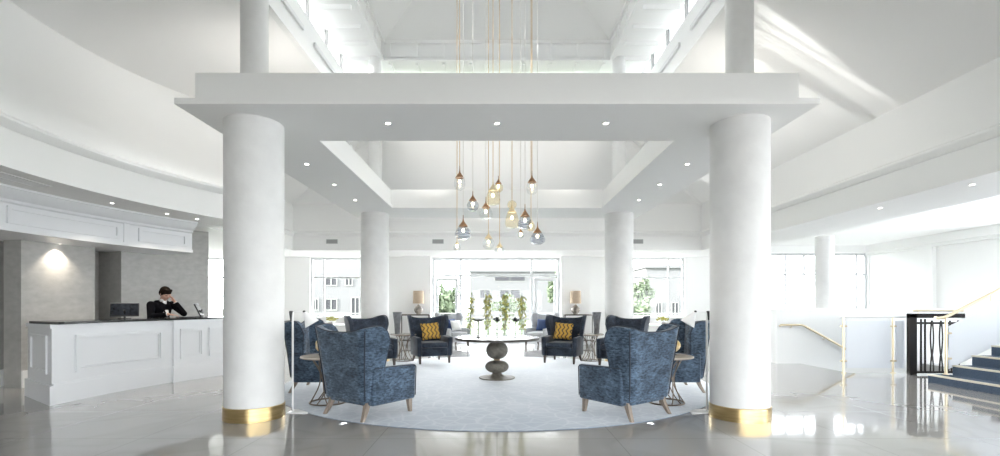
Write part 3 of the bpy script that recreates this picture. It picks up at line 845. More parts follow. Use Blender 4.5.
def cushion_bm(w=0.44, h=0.40, d=0.13, n=12):
    bm = new(); g = {}
    for s in (1, -1):
        for i in range(n + 1):
            for j in range(n + 1):
                u, v = -1 + 2 * i / n, -1 + 2 * j / n
                b = max(0, (1 - u ** 4) * (1 - v ** 4)) ** 0.6
                pin = 1 - 0.10 * (1 - abs(u * v)) * (max(abs(u), abs(v)) ** 6) * 0.6
                edge = i in (0, n) or j in (0, n)
                if edge and s < 0: g[s, i, j] = g[1, i, j]; continue
                g[s, i, j] = bm.verts.new((u * w / 2 * pin, s * d / 2 * b, v * h / 2 * pin))
    for s in (1, -1):
        for i in range(n):
            for j in range(n):
                q = [g[s, i, j], g[s, i + 1, j], g[s, i + 1, j + 1], g[s, i, j + 1]]
                try: bm.faces.new(q if s < 0 else q[::-1])
                except ValueError: pass
    return bm
def cushion(label, m, loc, rz, tilt, group, src=None, roll=0, w=0.44, h=0.40):
    o = obj('cushion', cushion_bm(w, h), m, None, angle=70)
    o.location = loc; o.rotation_euler = (tilt, roll, rz); return tag(o, label, 'cushion', group)
def on_chair(cx, cy, fx, fy, fwd, side, z):
    n = math.hypot(fx, fy); fx, fy = fx / n, fy / n
    return (cx + fx * fwd + fy * side, cy + fy * fwd - fx * side, z)
gcu = 'mustard zigzag cushions'
cushion('mustard yellow cushion with dark zigzag pattern on the left navy armchair', M['zigzag'], on_chair(-1.56, 11.15, 0.42, -0.91, -0.06, -0.02, 0.735), face(0.42, -0.91) , rad(18), gcu, roll=rad(4))
cushion('mustard yellow cushion with dark zigzag pattern on the right navy armchair', M['zigzag'], on_chair(1.56, 11.15, -0.42, -0.91, -0.06, 0.02, 0.735), face(-0.42, -0.91), rad(18), gcu, roll=rad(-4))
gcu = 'cushions on the pale grey armchairs'
cushion('deep blue cushion at the back of the left pale grey armchair', M['bluecush'], on_chair(-1.42, 15.5, 0.62, -0.78, -0.12, 0.05, 0.70), face(0.62, -0.78), rad(18), gcu)
cushion('off-white cushion leaning in front of a blue one on the left pale grey armchair', M['creamcush'], on_chair(-1.42, 15.5, 0.62, -0.78, 0.06, -0.06, 0.68), face(0.62, -0.78), rad(22), gcu, w=0.38, h=0.36)
cushion('deep blue cushion standing on the right pale grey armchair', M['bluecush'], on_chair(1.42, 15.5, -0.62, -0.78, -0.08, -0.02, 0.70), face(-0.62, -0.78), rad(18), gcu)

# ------------------------------------------------------------------ side tables with twisted metal bases
def make_side_table(label, loc, rz, topm, group, h=0.645, rt=0.36):
    e = thing('side_table', label, 'side table', loc, rz, group)
    bm = new(); lathe(bm, [(0, h - 0.028), (rt - 0.012, h - 0.028), (rt, h - 0.02), (rt, h - 0.006), (rt - 0.006, h), (0, h)], 48); obj('table_top', bm, topm, e)
    bm = new()
    tube(bm, [(0.24 * math.cos(a), 0.24 * math.sin(a), 0.012) for a in [2 * PI * k / 40 for k in range(40)]], 0.011, 8, True)
    obj('base_ring', bm, M['antique'], e)
    bm = new()
    tube(bm, [(0.21 * math.cos(a), 0.21 * math.sin(a), h - 0.038) for a in [2 * PI * k / 40 for k in range(40)]], 0.010, 8, True)
    obj('top_ring', bm, M['antique'], e)
    for k in range(10):
        a0 = 2 * PI * k / 10; sgn = 1 if k % 2 else -1
        pts = []
        for i in range(13):
            t = i / 12; r = 0.235 - 0.025 * t - 0.115 * math.sin(PI * t) ; a = a0 + sgn * 1.35 * t
            pts.append((r * math.cos(a), r * math.sin(a), 0.014 + (h - 0.054) * t))
        bm = new(); tube(bm, pts, 0.008, 6); obj('rod', bm, M['antique'], e)
    return e
GT = 'round side tables with twisted metal bases'
st = make_side_table('round side table with woven metal base between the front left blue armchairs', (-2.31, 6.50, RZ), 0, M['tabletop'], GT)
dup(st, (2.31, 6.50, RZ), 0.3, 'round metal-based side table between the front right blue armchairs')
b1 = dup(st, (-2.24, 11.40, RZ), 0.6, 'round side table with woven metal base between the two back left navy armchairs')
b1.scale = (0.88, 0.88, 1)
b2 = dup(st, (2.24, 11.40, RZ), 0.9, 'round side table with woven metal base between the two back right navy armchairs')

b2.scale = (0.88, 0.88, 1)
# gold ornaments on the front side tables: a clustered shell form
def ornament(label, loc, rz):
    e = thing('gold_ornament', label, 'ornament', loc, rz, 'gilded ornaments on the front side tables')
    bm = new(); lathe(bm, [(0, 0), (0.075, 0), (0.08, 0.008), (0.05, 0.02), (0.02, 0.028), (0, 0.028)], 24); obj('foot', bm, M['iron'], e)
    rnd = random.Random(3)
    for k in range(5):
        bm = new(); a = 2 * PI * k / 5; pts = []; rs = []
        for i in range(9):
            t = i / 8; r = 0.02 + 0.07 * math.sin(PI * t * 0.9); aa = a + 1.6 * t
            pts.append((r * math.cos(aa), r * math.sin(aa), 0.03 + 0.19 * t)); rs.append(0.012 + 0.024 * math.sin(PI * min(1, t * 0.95 + 0.03)))
        tube(bm, pts, rs, 10); obj('lobe', bm, M['goldorn'], e)
    return e
og = ornament('twisted gold ornament on the right front side table', (2.42, 6.60, RZ + 0.645), 0)
dup(og, (-2.42, 6.64, RZ + 0.645), 0.8, 'twisted gold ornament on the left front side table, just behind its armchair')
# tapered grey vases on the back side tables
for s, nm in ((-1, 'left'), (1, 'right')):
    bm = new(); lathe(bm, [(0, 0), (0.055, 0), (0.062, 0.02), (0.075, 0.25), (0.11, 0.52), (0.102, 0.52), (0.068, 0.25), (0.05, 0.04), (0, 0.04)], 28)
    tag(obj('vase', bm, M['greyvase'], loc=(s * 2.40, 11.44, RZ + 0.645)), 'tall tapered grey vase on the back %s side table' % nm, 'vase', 'tapered grey vases')

# ------------------------------------------------------------------ reading lamps by the front columns
def floor_lamp(s, label):
    e = thing('floor_lamp', label, 'floor lamp', ((-2.58 if s < 0 else 2.65), 6.0, 0), 0, 'white reading floor lamps')
    bm = new(); box(bm, -0.23, 0.035, -0.11, 0.11, 0, 0.014, 0.006, 2)
    for v in bm.verts: v.co.x *= s
    obj('base', bm, M['white'], e)
    bm = new(); tube(bm, [(0, 0, 0.014), (0, 0, 1.26)], 0.012, 12); obj('pole', bm, M['white'], e)
    bm = new(); lathe(bm, [(0, 1.155), (0.012, 1.155), (0.026, 1.26), (0.022, 1.275), (0, 1.275)], 16, (s * 0.02, 0, 0)); obj('bracket', bm, M['black'], e)
    bm = new(); tube(bm, [(0, 0, 1.262), (-s * 0.14, 0.01, 1.268)], 0.006, 8); obj('arm', bm, M['white'], e)
    ax = Vector((-s * 0.50, 0.12, -0.85)).normalized(); ap = Vector((-s * 0.14, 0.01, 1.268))
    q = Vector((0, 0, 1)).rotation_difference(ax).to_matrix()
    bm = new(); lathe(bm, [(0.010, 0.0), (0.095, 0.185), (0.090, 0.185), (0.008, 0.01)], 32, cap=False)
    for v in bm.verts: v.co = q @ v.co + ap
    obj('lamp_shade', bm, M['white'], e)
    bm = new(); ellipsoid(bm, ap, 0.018, 0.018, 0.014); obj('finial', bm, M['black'], e)
    return e
floor_lamp(-1, 'slim white reading floor lamp beside the front left column')
floor_lamp(1, 'slim white reading floor lamp beside the front right column')

# ------------------------------------------------------------------ centre table
e = thing('pedestal_table', 'round marble table on a pedestal of two ribbed beads in the middle of the rug', 'table', (0, 8.7, RZ))
bm = new(); lathe(bm, [(0, 0.703), (0.755, 0.703), (0.765, 0.710), (0.765, 0.742), (0.758, 0.7482), (0.735, 0.7485), (0, 0.7485)], 80)
for f in bm.faces:
    if min(v.co.z for v in f.verts) > 0.7479: f.material_index = 1
obj('table_top', bm, [M['rimdark'], M['marble']], e)
bm = new(); lathe(bm, [(0, 0), (0.325, 0), (0.33, 0.008), (0.325, 0.018), (0.20, 0.028), (0.115, 0.05), (0.085, 0.085), (0.08, 0.10), (0, 0.10)], 56); obj('base', bm, M['bead'], e)
def bead(rad_, z0, z1, ribs):
    bm = new(); seg = 96; zc, hh = (z0 + z1) / 2, (z1 - z0) / 2; prof = []
    n = 30; rows = []
    for i in range(n + 1):
        a = -PI / 2 + PI * i / n; rows.append((math.cos(a) ** 0.8 * rad_ if abs(a) < PI / 2 - 1e-4 else 0.0, zc + hh * math.sin(a)))
    lathe(bm, [(max(r, 0.0), z) for r, z in rows], seg)
    for v in bm.verts:
        th = math.atan2(v.co.y, v.co.x); k = 1 + 0.012 * math.cos(ribs * th) * min(1, math.hypot(v.co.x, v.co.y) / 0.1); v.co.x *= k; v.co.y *= k
    return bm
obj('lower_bead', bead(0.212, 0.095, 0.325, 32), M['bead'], e, angle=80)
bm = new(); lathe(bm, [(0.07, 0.315), (0.06, 0.335), (0.07, 0.36)], 32); obj('collar', bm, M['gold'], e)
obj('upper_bead', bead(0.198, 0.35, 0.665, 32), M['bead'], e, angle=80)
bm = new(); lathe(bm, [(0.08, 0.655), (0.11, 0.69), (0.17, 0.704)], 40); obj('neck', bm, M['bead'], e)

TT = RZ + 0.7490
def orchid_mesh(seed):
    """leafy yellow-green orchid stems as meshes in local coordinates"""
    rnd = random.Random(seed)
    st_, fl, lf = new(), new(), new()
    for k in range(4):
        a = rnd.uniform(0, 6.28); h = rnd.uniform(0.68, 0.82); r1 = rnd.uniform(0.02, 0.06)
        pts = [(0.012 * math.cos(a) + (r1 * math.cos(a)) * t * t, 0.012 * math.sin(a) + r1 * math.sin(a) * t * t, 0.02 + h * t) for t in [i / 6 for i in range(7)]]
        tube(st_, pts, 0.004, 6)
        for i in range(20):
            t = rnd.uniform(0.14, 0.95); b = rnd.uniform(0, 6.28)
            c = Vector((pts[0][0] + r1 * math.cos(a) * t * t, pts[0][1] + r1 * math.sin(a) * t * t, 0.02 + h * t))
            o_ = c + Vector((math.cos(b), math.sin(b), rnd.uniform(-.1, .5))) * rnd.uniform(0.025, 0.080)
            for p in range(5):                    # five petals to a bloom
                g = 2 * PI * p / 5
                m_ = Matrix.Rotation(b, 3, 'Z') @ Matrix.Rotation(PI / 2.4, 3, 'Y') @ Matrix.Rotation(g, 3, 'Z')
                L = rnd.uniform(0.026, 0.040)
                vs = [m_ @ Vector(q) + o_ for q in ((0, 0, 0), (L * .5, L * .28, .003), (L, 0, -.003), (L * .5, -L * .28, .003))]
                fl.faces.new([fl.verts.new(v) for v in vs])
        for i in range(5):
            b = rnd.uniform(0, 6.28); t = rnd.uniform(0.5, 1.0); z = 0.02 + h * t; L = rnd.uniform(0.06, 0.12)
            base = Vector((r1 * math.cos(a) * t * t, r1 * math.sin(a) * t * t, z)); d = Vector((math.cos(b), math.sin(b), rnd.uniform(0.0, 0.7))); sd = Vector((-math.sin(b), math.cos(b), 0)) * 0.014
            q = [base, base + d * L * .5 + sd, base + d * L, base + d * L * .5 - sd]
            lf.faces.new([lf.verts.new(v) for v in q])
    return st_, fl, lf
def orchid(px, dy, seed, label):
    Y = 8.7 + dy; X = xpx(px, Y)
    e = thing('orchid_vase', label, 'flower arrangement', (X, Y, TT), 0, 'yellow-green orchid vases on the centre table')
    bm = new(); lathe(bm, [(0, 0), (0.05, 0), (0.05, 0.34), (0.046, 0.34), (0.046, 0.015), (0, 0.015)], 28); obj('glass_cylinder', bm, M['clear'], e)
    s_, f_, l_ = orchid_mesh(seed)
    obj('stem', s_, M['stem'], e); obj('blossom', f_, M['petal'], e, smooth=False); obj('leaf', l_, M['leaf'], e, smooth=False)
orchid(469.7, 0.05, 1, 'tall glass cylinder of yellow-green orchids, leftmost on the centre table')
orchid(488.0, -0.10, 2, 'tall glass cylinder of yellow-green orchids, second from the left on the centre table')
orchid(504.5, -0.05, 3, 'tall glass cylinder of yellow-green orchids, third from the left on the centre table')
orchid(521.8, 0.08, 4, 'tall glass cylinder of yellow-green orchids, rightmost on the centre table')
def bud_vase(px, dy, h, label, kind):
    Y = 8.7 + dy; X = xpx(px, Y)
    e = thing('bud_vase', label, 'vase', (X, Y, TT), 0, 'slim vases with dark heads on the centre table')
    if kind == 0:
        bm = new(); lathe(bm, [(0, 0), (0.04, 0), (0.042, 0.006), (0.012, 0.02), (0.009, h * .5), (0.012, h - 0.04), (0.02, h - 0.03), (0, h - 0.03)], 20); obj('stem', bm, M['iron'], e)
        bm = new(); lathe(bm, [(0, h - 0.03), (0.05, h - 0.028), (0.105, h - 0.012), (0.105, h), (0.09, h - 0.004), (0, h - 0.016)], 28); obj('dish', bm, M['darkflower'], e)
    else:
        bm = new(); lathe(bm, [(0, 0), (0.035, 0), (0.03, 0.03), (0.014, 0.10), (0.018, 0.17), (0.015, 0.17), (0.011, 0.10), (0.025, 0.03), (0, 0.012)], 20); obj('glass_body', bm, M['clear'], e)
        bm = new(); tube(bm, [(0, 0, 0.02), (0.004, 0, h * .5), (0, 0, h - 0.05)], 0.005, 6); obj('stem', bm, M['sprig'], e)
        bm = new(); rnd = random.Random(int(px))
        for k in range(26):
            d = Vector((rnd.gauss(0, 1), rnd.gauss(0, 1), rnd.gauss(0.2, .8))).normalized(); L = rnd.uniform(.05, .09); sd = d.orthogonal().normalized() * 0.02; c = Vector((0, 0, h - 0.05))
            quad(bm, c, c + d * L * .6 + sd, c + d * L, c + d * L * .6 - sd)
        obj('flower_head', bm, M['darkflower'], e, smooth=False)
bud_vase(478.2, -0.25, 0.33, 'black long-stemmed dish between the two left orchid vases', 0)
bud_vase(497.0, 0.12, 0.36, 'clear bud vase with a near-black flower head at the centre of the table', 1)
bud_vase(515.5, -0.08, 0.35, 'clear bud vase with a near-black flower head between the two right orchid vases', 1)

# ------------------------------------------------------------------ pendant cluster
PY = 8.7
pend = [  # px, y tip of cap, y bottom, dy, glass, cap, shape, label
 (459.7, 166, 190, 0.10, 'clear', 'bronze', 0, 'long clear glass pendant, highest on the left side of the cluster'),
 (472.8, 191, 211, -0.2, 'smoke', 'bronze', 1, 'round smoky glass pendant, second highest on the left side of the cluster'),
 (485.9, 197, 219, 0.35, 'clear', 'bronze', 2, 'wide clear glass pendant with bronze cap, left of the amber pair'),
 (493.0, 177, 205, -0.35, 'amber', 'gold', 2, 'large amber glass pendant with gold cap, high in the middle of the cluster'),
 (498.4, 176, 192, 0.55, 'amber', 'bronze', 1, 'small dark-capped amber pendant beside the large amber one'),
 (512.0, 199, 228, -0.1, 'amber', 'gold', 3, 'double glass pendant with a globe above a gold cap'),
 (525.0, 204, 229, -0.45, 'smoke', 'bronze', 2, 'striped grey glass pendant with bronze cap, right of the double pendant'),
 (532.0, 171, 194, 0.20, 'clear', 'bronze', 0, 'clear glass pendant, highest on the right side of the cluster'),
 (537.5, 222, 244, -0.25, 'smoke', 'bronze', 4, 'squat blue-grey glass pendant, farthest right in the cluster'),
 (463.2, 215, 239, -0.40, 'smoke', 'bronze', 4, 'swirled grey glass pendant, low on the left side of the cluster'),
 (457.0, 239, 250, 0.30, 'clear', 'gold', 4, 'small flat clear pendant, farthest left and lowest on that side'),
 (488.5, 229, 249, 0.05, 'clear', 'gold', 1, 'clear globe pendant with gold cap, low left of centre'),
 (499.6, 239, 256, -0.15, 'clear', 'gold', 1, 'clear globe pendant with gold cap, lowest of the whole cluster'),
 (520.7, 227, 238, 0.45, 'clear', 'bronze', 1, 'tiny clear glass pendant under the striped grey one'),
 (531.0, 216, 231, 0.40, 'amber', 'gold', 1, 'small amber globe pendant with gold cap, behind the squat blue-grey one'),
]
for px, y0, y1, dy, gl, cap, shp, label in pend:
    Y = PY + dy * 0.9; X = xpx(px, Y); zt, zb = zpx(y0, Y), zpx(y1, Y); H = zt - zb
    e = thing('pendant_lamp', label, 'pendant lamp', (X, Y, zb), 0, 'glass drop pendants above the centre table')
    ch = H * (0.50 if shp in (0, 2) else 0.48)
    rc = min(0.085, H * 0.2)
    zc = H - ch
    sh = 0.0
    bm = new(); lathe(bm, [(0.006, H), (0.008, H - ch * 0.35), (0.016, H - ch * 0.55), (rc * 0.75, H - ch * 0.86), (rc, zc), (rc * 0.9, zc - 0.004), (rc * 0.5, zc + 0.01)], 24); obj('cap', bm, M[cap], e)
    def g(prof): 
        bm = new(); lathe(bm, prof, 28, cap=False); return bm
    hb = zc
    if shp == 0: pr = [(rc, hb), (rc * 1.15, hb * .75), (rc * 1.2, hb * .4), (rc * 1.0, hb * .1), (rc * .5, 0), (0, 0)]
    elif shp == 1: pr = [(rc * .9, hb), (rc * 1.35, hb * .75), (rc * 1.5, hb * .5), (rc * 1.3, hb * .2), (rc * .7, 0.0), (0, 0)]
    elif shp == 4: pr = [(rc * .9, hb), (rc * 1.5, hb * .7), (rc * 1.75, hb * .4), (rc * 1.6, hb * .15), (rc * 1.0, 0), (0, 0)]
    else: pr = [(rc, hb), (rc * 1.3, hb * .7), (rc * 1.5, hb * .35), (rc * 1.3, hb * .08), (rc * .7, 0), (0, 0)]
    obj('glass_shade', g(pr), M[gl], e)
    if shp == 3:
        bm = new(); ellipsoid(bm, (0, 0, H * 0.80), 0.085, 0.085, 0.08, 24, 14); obj('glass_globe', bm, M['amber'], e)
    if shp in (4, 2) and gl == 'smoke':
        for kk in range(3):
            bm = new(); f_ = 0.25 + kk * 0.2; rr = rc * (1.45 + 0.1 * (1 - kk)) * 1.0
            tube(bm, [(rr * math.cos(a), rr * math.sin(a), hb * f_ + 0.006 * math.sin(3 * a)) for a in [2 * PI * q / 24 for q in range(24)]], 0.006, 6, True)
            obj('glass_stripe', bm, M['smoke'], e)
    bm = new(); ellipsoid(bm, (0, 0, hb * 0.68), 0.022, 0.022, 0.032, 12, 8); obj('bulb', bm, M['bulb'], e)
    bm = new(); tube(bm, [(0, 0, H - 0.005), (0, 0, ZT - zb)], 0.0055, 6)
    obj('cord', bm, M['cable_gold' if cap == 'gold' or shp == 0 else 'cable_pale'], e)

# ------------------------------------------------------------------ reception desk
e = thing('reception_desk', 'long curved white panelled reception desk with a black counter top', 'desk', (0, 0, 0))
DT = 18.6; DE = 35.5
bm = new(); arc_box(bm, 6.0, 6.62, 0.02, DT, 0.0, 1.085, 30, 3.75)
p0, p1 = Vector(arc(6.0, 0, 0)), Vector(arc(7.05, 5.7, 0))
dirv = (p1 - p0).normalized(); nrm = Vector((-dirv.y, dirv.x, 0))
if nrm.x < 0 and nrm.y > 0: pass
q0, q1 = p0.copy(), p1.copy(); inn = Vector((0.5, 0.8, 0)); inn = (inn - dirv * inn.dot(dirv)).normalized() * 0.12
prism(bm, [(q0.x, q0.y), (q1.x, q1.y), (q1.x + inn.x, q1.y + inn.y), (-5.998, 6.40 + 0.145)], 0, 1.084)
obj('desk_body', bm, M['deskw'], e)
bm = new(); arc_box(bm, 5.95, 6.62, DT, DE, 0.0, 1.085, 30); obj('desk_body', bm, M['deskw'], e)
bm = new(); arc_box(bm, 5.965, 6.0, 0.0, DT, 0, 0.26, 30); arc_box(bm, 5.975, 6.0, 0.0, DT, 0.26, 0.285, 30)
arc_box(bm, 5.915, 5.95, DT - 0.3, DE, 0, 0.26, 30); arc_box(bm, 5.925, 5.95, DT - 0.3, DE, 0.26, 0.285, 30)
o_ = -inn.normalized() * 0.035
prism(bm, [(-5.999, 6.4), (-5.965, 6.402), (-5.965, 6.334), (q1.x + o_.x, q1.y + o_.y), (q1.x, q1.y)], 0, 0.26)
obj('plinth', bm, M['deskw'], e)
bm = new(); arc_box(bm, 5.975, 6.0, 0.0, DT, 1.03, 1.085, 30); arc_box(bm, 5.925, 5.95, DT - 0.3, DE, 1.03, 1.085, 30)
prism(bm, [(-5.999, 6.4), (-5.975, 6.402), (-5.975, 6.353), (q1.x + o_.x * .7, q1.y + o_.y * .7), (q1.x, q1.y)], 1.03, 1.085)
obj('cornice', bm, M['deskw'], e)
def desk_panel(r, t0, t1, n=16):
    bm = new(); arc_frame(bm, r, t0, t1, 0.40, 0.93, 0.05, 0.034, n); arc_frame(bm, r, t0 + 0.55, t1 - 0.55, 0.455, 0.875, 0.018, 0.02, n)
    obj('panel', bm, M['deskw'], e)
desk_panel(6.0, 3.2, 16.9, 24)
desk_panel(5.95, 19.6, 23.8, 8); desk_panel(5.95, 24.8, 29.4, 8); desk_panel(5.95, 30.4, 34.8, 8)
bm = new(); on = o_.normalized(); L = (q1 - q0).length
def eb(a0, a1, z0, z1, d=0.02):
    A_, B_ = q0 + dirv * a0, q0 + dirv * a1
    prism(bm, [(A_.x, A_.y), (A_.x + on.x * d, A_.y + on.y * d), (B_.x + on.x * d, B_.y + on.y * d), (B_.x, B_.y)], z0, z1)
eb(.2, L - .2, 0.40, 0.445); eb(.2, L - .2, 0.885, 0.93); eb(.2, .245, .445, .885); eb(L - .245, L - .2, .445, .885)
obj('panel', bm, M['deskw'], e)
bm = new(); arc_box(bm, 5.93, 6.72, 0.2, DE + 0.2, 1.085, 1.12, 60, 3.5)
obj('counter_top', bm, M['blacktop'], e)['label'] = 'black polished stone counter top'

# monitors behind / on the counter
def monitor(label, loc, rz, tilt, group, first=None):
    e = thing('computer_monitor', label, 'monitor', loc, rz, group)
    bm = new(); box(bm, -0.24, 0.24, -0.012, 0.018, 0.05, 0.345, 0.006, 2)
    R = Matrix.Rotation(tilt, 3, 'X')
    for v in bm.verts: v.co = R @ v.co
    obj('housing', bm, M['black'], e)
    bm = new(); box(bm, -0.222, 0.222, -0.0145, -0.0125, 0.075, 0.328)
    for v in bm.verts: v.co = R @ v.co
    obj('screen', bm, M['screen'], e, smooth=False)
    bm = new()
    box(bm, -0.243, 0.243, -0.006, 0.020, 0.338, 0.352, 0.003, 1)
    for v in bm.verts: v.co = R @ v.co
    obj('bezel', bm, M['greyplastic'], e)
    bm = new(); tube(bm, [(0, 0.05, 0.006), (0, 0.05, 0.12), (0, 0.02, 0.18)], 0.02, 10); obj('neck', bm, M['black'], e)
    bm = new(); box(bm, -0.11, 0.11, -0.02, 0.14, 0, 0.012, 0.004, 1); obj('foot', bm, M['black'], e)
    return e
def polar(px, r):
    d = (px - 497) / 475.0; A = d * d + 1; Y = (12.8 + math.sqrt(163.84 - 4 * A * (40.96 - r * r))) / 2 / A
    return d * Y, Y
x, y = polar(124.5, 6.52); m1 = monitor('black computer monitor at the near end of the reception desk', (x, y, 1.12), rad(34), rad(-20), 'monitors on the reception desk')
m1.scale = (0.82, 0.82, 0.80)
x, y = polar(203, 6.50); m2 = monitor('black computer monitor seen edge-on at the far end of the reception desk', (x, y, 1.12), rad(112), rad(-24), 'monitors on the reception desk'); m2.scale = (0.82, 0.82, 0.80)
# papers / keyboard by the person
x, y = polar(188, 6.35)
bm = new(); box(bm, -0.16, 0.16, -0.11, 0.11, 0, 0.012, 0.003, 1); o = obj('document_folder', bm, M['black'], loc=(x, y, 1.12)); o.rotation_euler = (0, 0, rad(70))
tag(o, 'flat black folder lying on the counter in front of the person', 'folder')

# potted snake plant at the far end of the desk
x, y = polar(227, 6.3)
e = thing('potted_plant', 'snake plant in a white pot at the far end of the reception desk', 'plant', (x, y, 1.12))
bm = new(); lathe(bm, [(0, 0), (0.07, 0), (0.095, 0.15), (0.088, 0.15), (0.08, 0.13), (0, 0.13)], 28); obj('pot', bm, M['pot'], e)
rnd = random.Random(5)
for k in range(8):
    bm = new(); a = 2 * PI * k / 8 + 0.3; h = rnd.uniform(0.35, 0.5); sp = rnd.uniform(0.03, 0.12)
    if k == 4: a, h, sp = rad(190), 0.5, 0.15
    d = Vector((math.cos(a), math.sin(a), 0)); sd = Vector((-d.y, d.x, 0)); rows = []
    for i in range(7):
        t = i / 6; w = 0.024 * (1 - t ** 3) + 0.001; c = d * (0.025 + sp * t * t) + Vector((0, 0, 0.12 + h * t))
        rows.append([bm.verts.new(c - sd * w), bm.verts.new(c + d * 0.006), bm.verts.new(c + sd * w)])
    for r0, r1 in zip(rows, rows[1:]):
        for q in range(2): bm.faces.new((r0[q], r0[q + 1], r1[q + 1], r1[q]))
    o = obj('leaf', bm, M['snake'], e)
    md = o.modifiers.new('s', 'SOLIDIFY'); md.thickness = 0.004; ev_mesh(o)

# ------------------------------------------------------------------ the person at the desk
def capsule(bm, a, b, ra, rb, n=7, seg=14):
    a, b = Vector(a), Vector(b); pts, rs = [], []
    d = (b - a); L = d.length; d = d / L
    for i in range(5):
        t = -math.cos(i / 4 * PI / 2); pts.append(a + d * (t * ra * 0.999)); rs.append(max(0.002, ra * math.sqrt(max(0, 1 - t * t))))
    for i in range(1, n): pts.append(a + d * L * i / n); rs.append(ra + (rb - ra) * i / n)
    for i in range(5):
        t = math.sin(i / 4 * PI / 2); pts.append(b + d * (t * rb * 0.999)); rs.append(max(0.002, rb * math.sqrt(max(0, 1 - t * t))))
    tube(bm, pts, rs, seg)
def remesh(o, vox, smooth=2):
    md = o.modifiers.new('r', 'REMESH'); md.mode = 'VOXEL'; md.voxel_size = vox
    if smooth: md = o.modifiers.new('sm', 'SMOOTH'); md.iterations = smooth; md.factor = 0.5
    ev_mesh(o)
    for p in o.data.polygons: p.use_smooth = True
    return o
def build_person():
    # local frame: +Y forward, +X the person's right ... (x, y, z) with z up from the floor
    X_, Y_ = polar(161.5, 6.98)
    f = Vector((0 - X_, 6.4 - Y_)).normalized()
    e = thing('person', 'person in a black suit behind the reception desk, head bowed, hand to face', 'person', (X_, Y_, 0), face(f.x, f.y))
    hips, chest, neck0 = Vector((0, -0.12, 0.95)), Vector((0, 0.00, 1.27)), Vector((0, 0.035, 1.41))
    head = Vector((0.0, 0.115, 1.565)); tilt = Matrix.Rotation(rad(-30), 3, 'X')
    shR, shL = Vector((0.19, 0.0, 1.355)), Vector((-0.19, 0.03, 1.36))
    elR, elL = Vector((0.27, 0.12, 1.135)), Vector((-0.19, 0.36, 1.185))
    wrR, wrL = Vector((0.09, 0.34, 1.178)), Vector((-0.105, 0.235, 1.41))
    B = new()
    def H(p): return head + tilt @ Vector(p)
    # head: skull, face, jaw, nose, brow, ears
    ellipsoid(B, H((0, -0.012, 0.022)), 0.075, 0.096, 0.092, 24, 16, tilt)
    ellipsoid(B, H((0, 0.022, -0.035)), 0.062, 0.070, 0.082, 20, 14, tilt)
    ellipsoid(B, H((0, 0.052, -0.098)), 0.030, 0.028, 0.022, 14, 10, tilt)
    capsule(B, H((0, 0.086, 0.008)), H((0, 0.107, -0.032)), 0.009, 0.014, 4, 10)
    capsule(B, H((-0.045, 0.078, 0.022)), H((0.045, 0.078, 0.022)), 0.012, 0.012, 4, 10)
    for s in (-1, 1):
        ellipsoid(B, H((s * 0.077, -0.005, -0.012)), 0.010, 0.020, 0.032, 10, 8, tilt)
        ellipsoid(B, H((s * 0.042, 0.060, -0.03)), 0.022, 0.02, 0.022, 10, 8, tilt)
    capsule(B, neck0 - Vector((0, 0, 0.04)), H((0, -0.02, -0.06)), 0.058, 0.052)
    # trunk, arms, legs under the clothes
    capsule(B, hips, Vector((0, -0.07, 1.12)), 0.135, 0.125); capsule(B, Vector((0, -0.07, 1.12)), chest, 0.125, 0.135)
    capsule(B, (-0.13, 0.01, 1.34), (0.13, 0.01, 1.34), 0.065, 0.065); capsule(B, chest, neck0, 0.12, 0.06)
    for sh, el, wr in ((shR, elR, wrR), (shL, elL, wrL)):
        capsule(B, sh, el, 0.05, 0.038); capsule(B, el, wr, 0.038, 0.026)
    for s in (-1, 1):
        capsule(B, (s * 0.095, -0.12, 0.93), (s * 0.10, -0.10, 0.50), 0.085, 0.055); capsule(B, (s * 0.10, -0.10, 0.50), (s * 0.10, -0.12, 0.09), 0.052, 0.036)
        capsule(B, (s * 0.10, -0.13, 0.055), (s * 0.105, 0.06, 0.035), 0.045, 0.033)
    # hands: palm, four bent fingers, thumb
    def hand(wr, d, side, nrm, curl):
        d, side, nrm = Vector(d).normalized(), Vector(side).normalized(), Vector(nrm).normalized()
        pc = wr + d * 0.05
        for k in range(4):
            capsule(B, wr + d * 0.015 + side * (0.016 * (k - 1.5)) * 0.7, wr + d * 0.085 + side * 0.019 * (k - 1.5), 0.013, 0.011, 3, 8)
            b0 = wr + d * 0.088 + side * 0.0205 * (k - 1.5); L = (0.070, 0.080, 0.075, 0.058)[k]
            d1 = (d * math.cos(curl) + nrm * math.sin(curl)); d2 = (d * math.cos(curl * 2.2) + nrm * math.sin(curl * 2.2))
            b1 = b0 + d1 * L * 0.5; b2 = b1 + d2 * L * 0.5
            capsule(B, b0, b1, 0.0085, 0.008, 3, 8); capsule(B, b1, b2, 0.008, 0.007, 3, 8)
        t0 = wr + d * 0.03 - side * 0.028; t1 = t0 + (d * 0.6 - side * 0.7 + nrm * 0.35).normalized() * 0.04; t2 = t1 + (d * 0.85 - side * 0.15 + nrm * 0.4).normalized() * 0.03
        capsule(B, t0, t1, 0.012, 0.010, 3, 8); capsule(B, t1, t2, 0.010, 0.008, 3, 8)
    dL = (H((-0.055, 0.055, 0.005)) - wrL).normalized()
    hand(wrL, dL, (0.25, 1, 0.2), (1, -0.1, 0.0), rad(22))
    hand(wrR, (-0.75, 0.6, -0.12), (0.6, 0.75, 0), (0, 0, -1), rad(10))
    body = obj('body', B, M['skin'], e); remesh(body, 0.0065, 2)
    for s in (-1, 1):
        bm = new(); ellipsoid(bm, H((s * 0.030, 0.079, 0.002)), 0.012, 0.008, 0.007, 10, 8, tilt); obj('eye', bm, M['eye'], e)
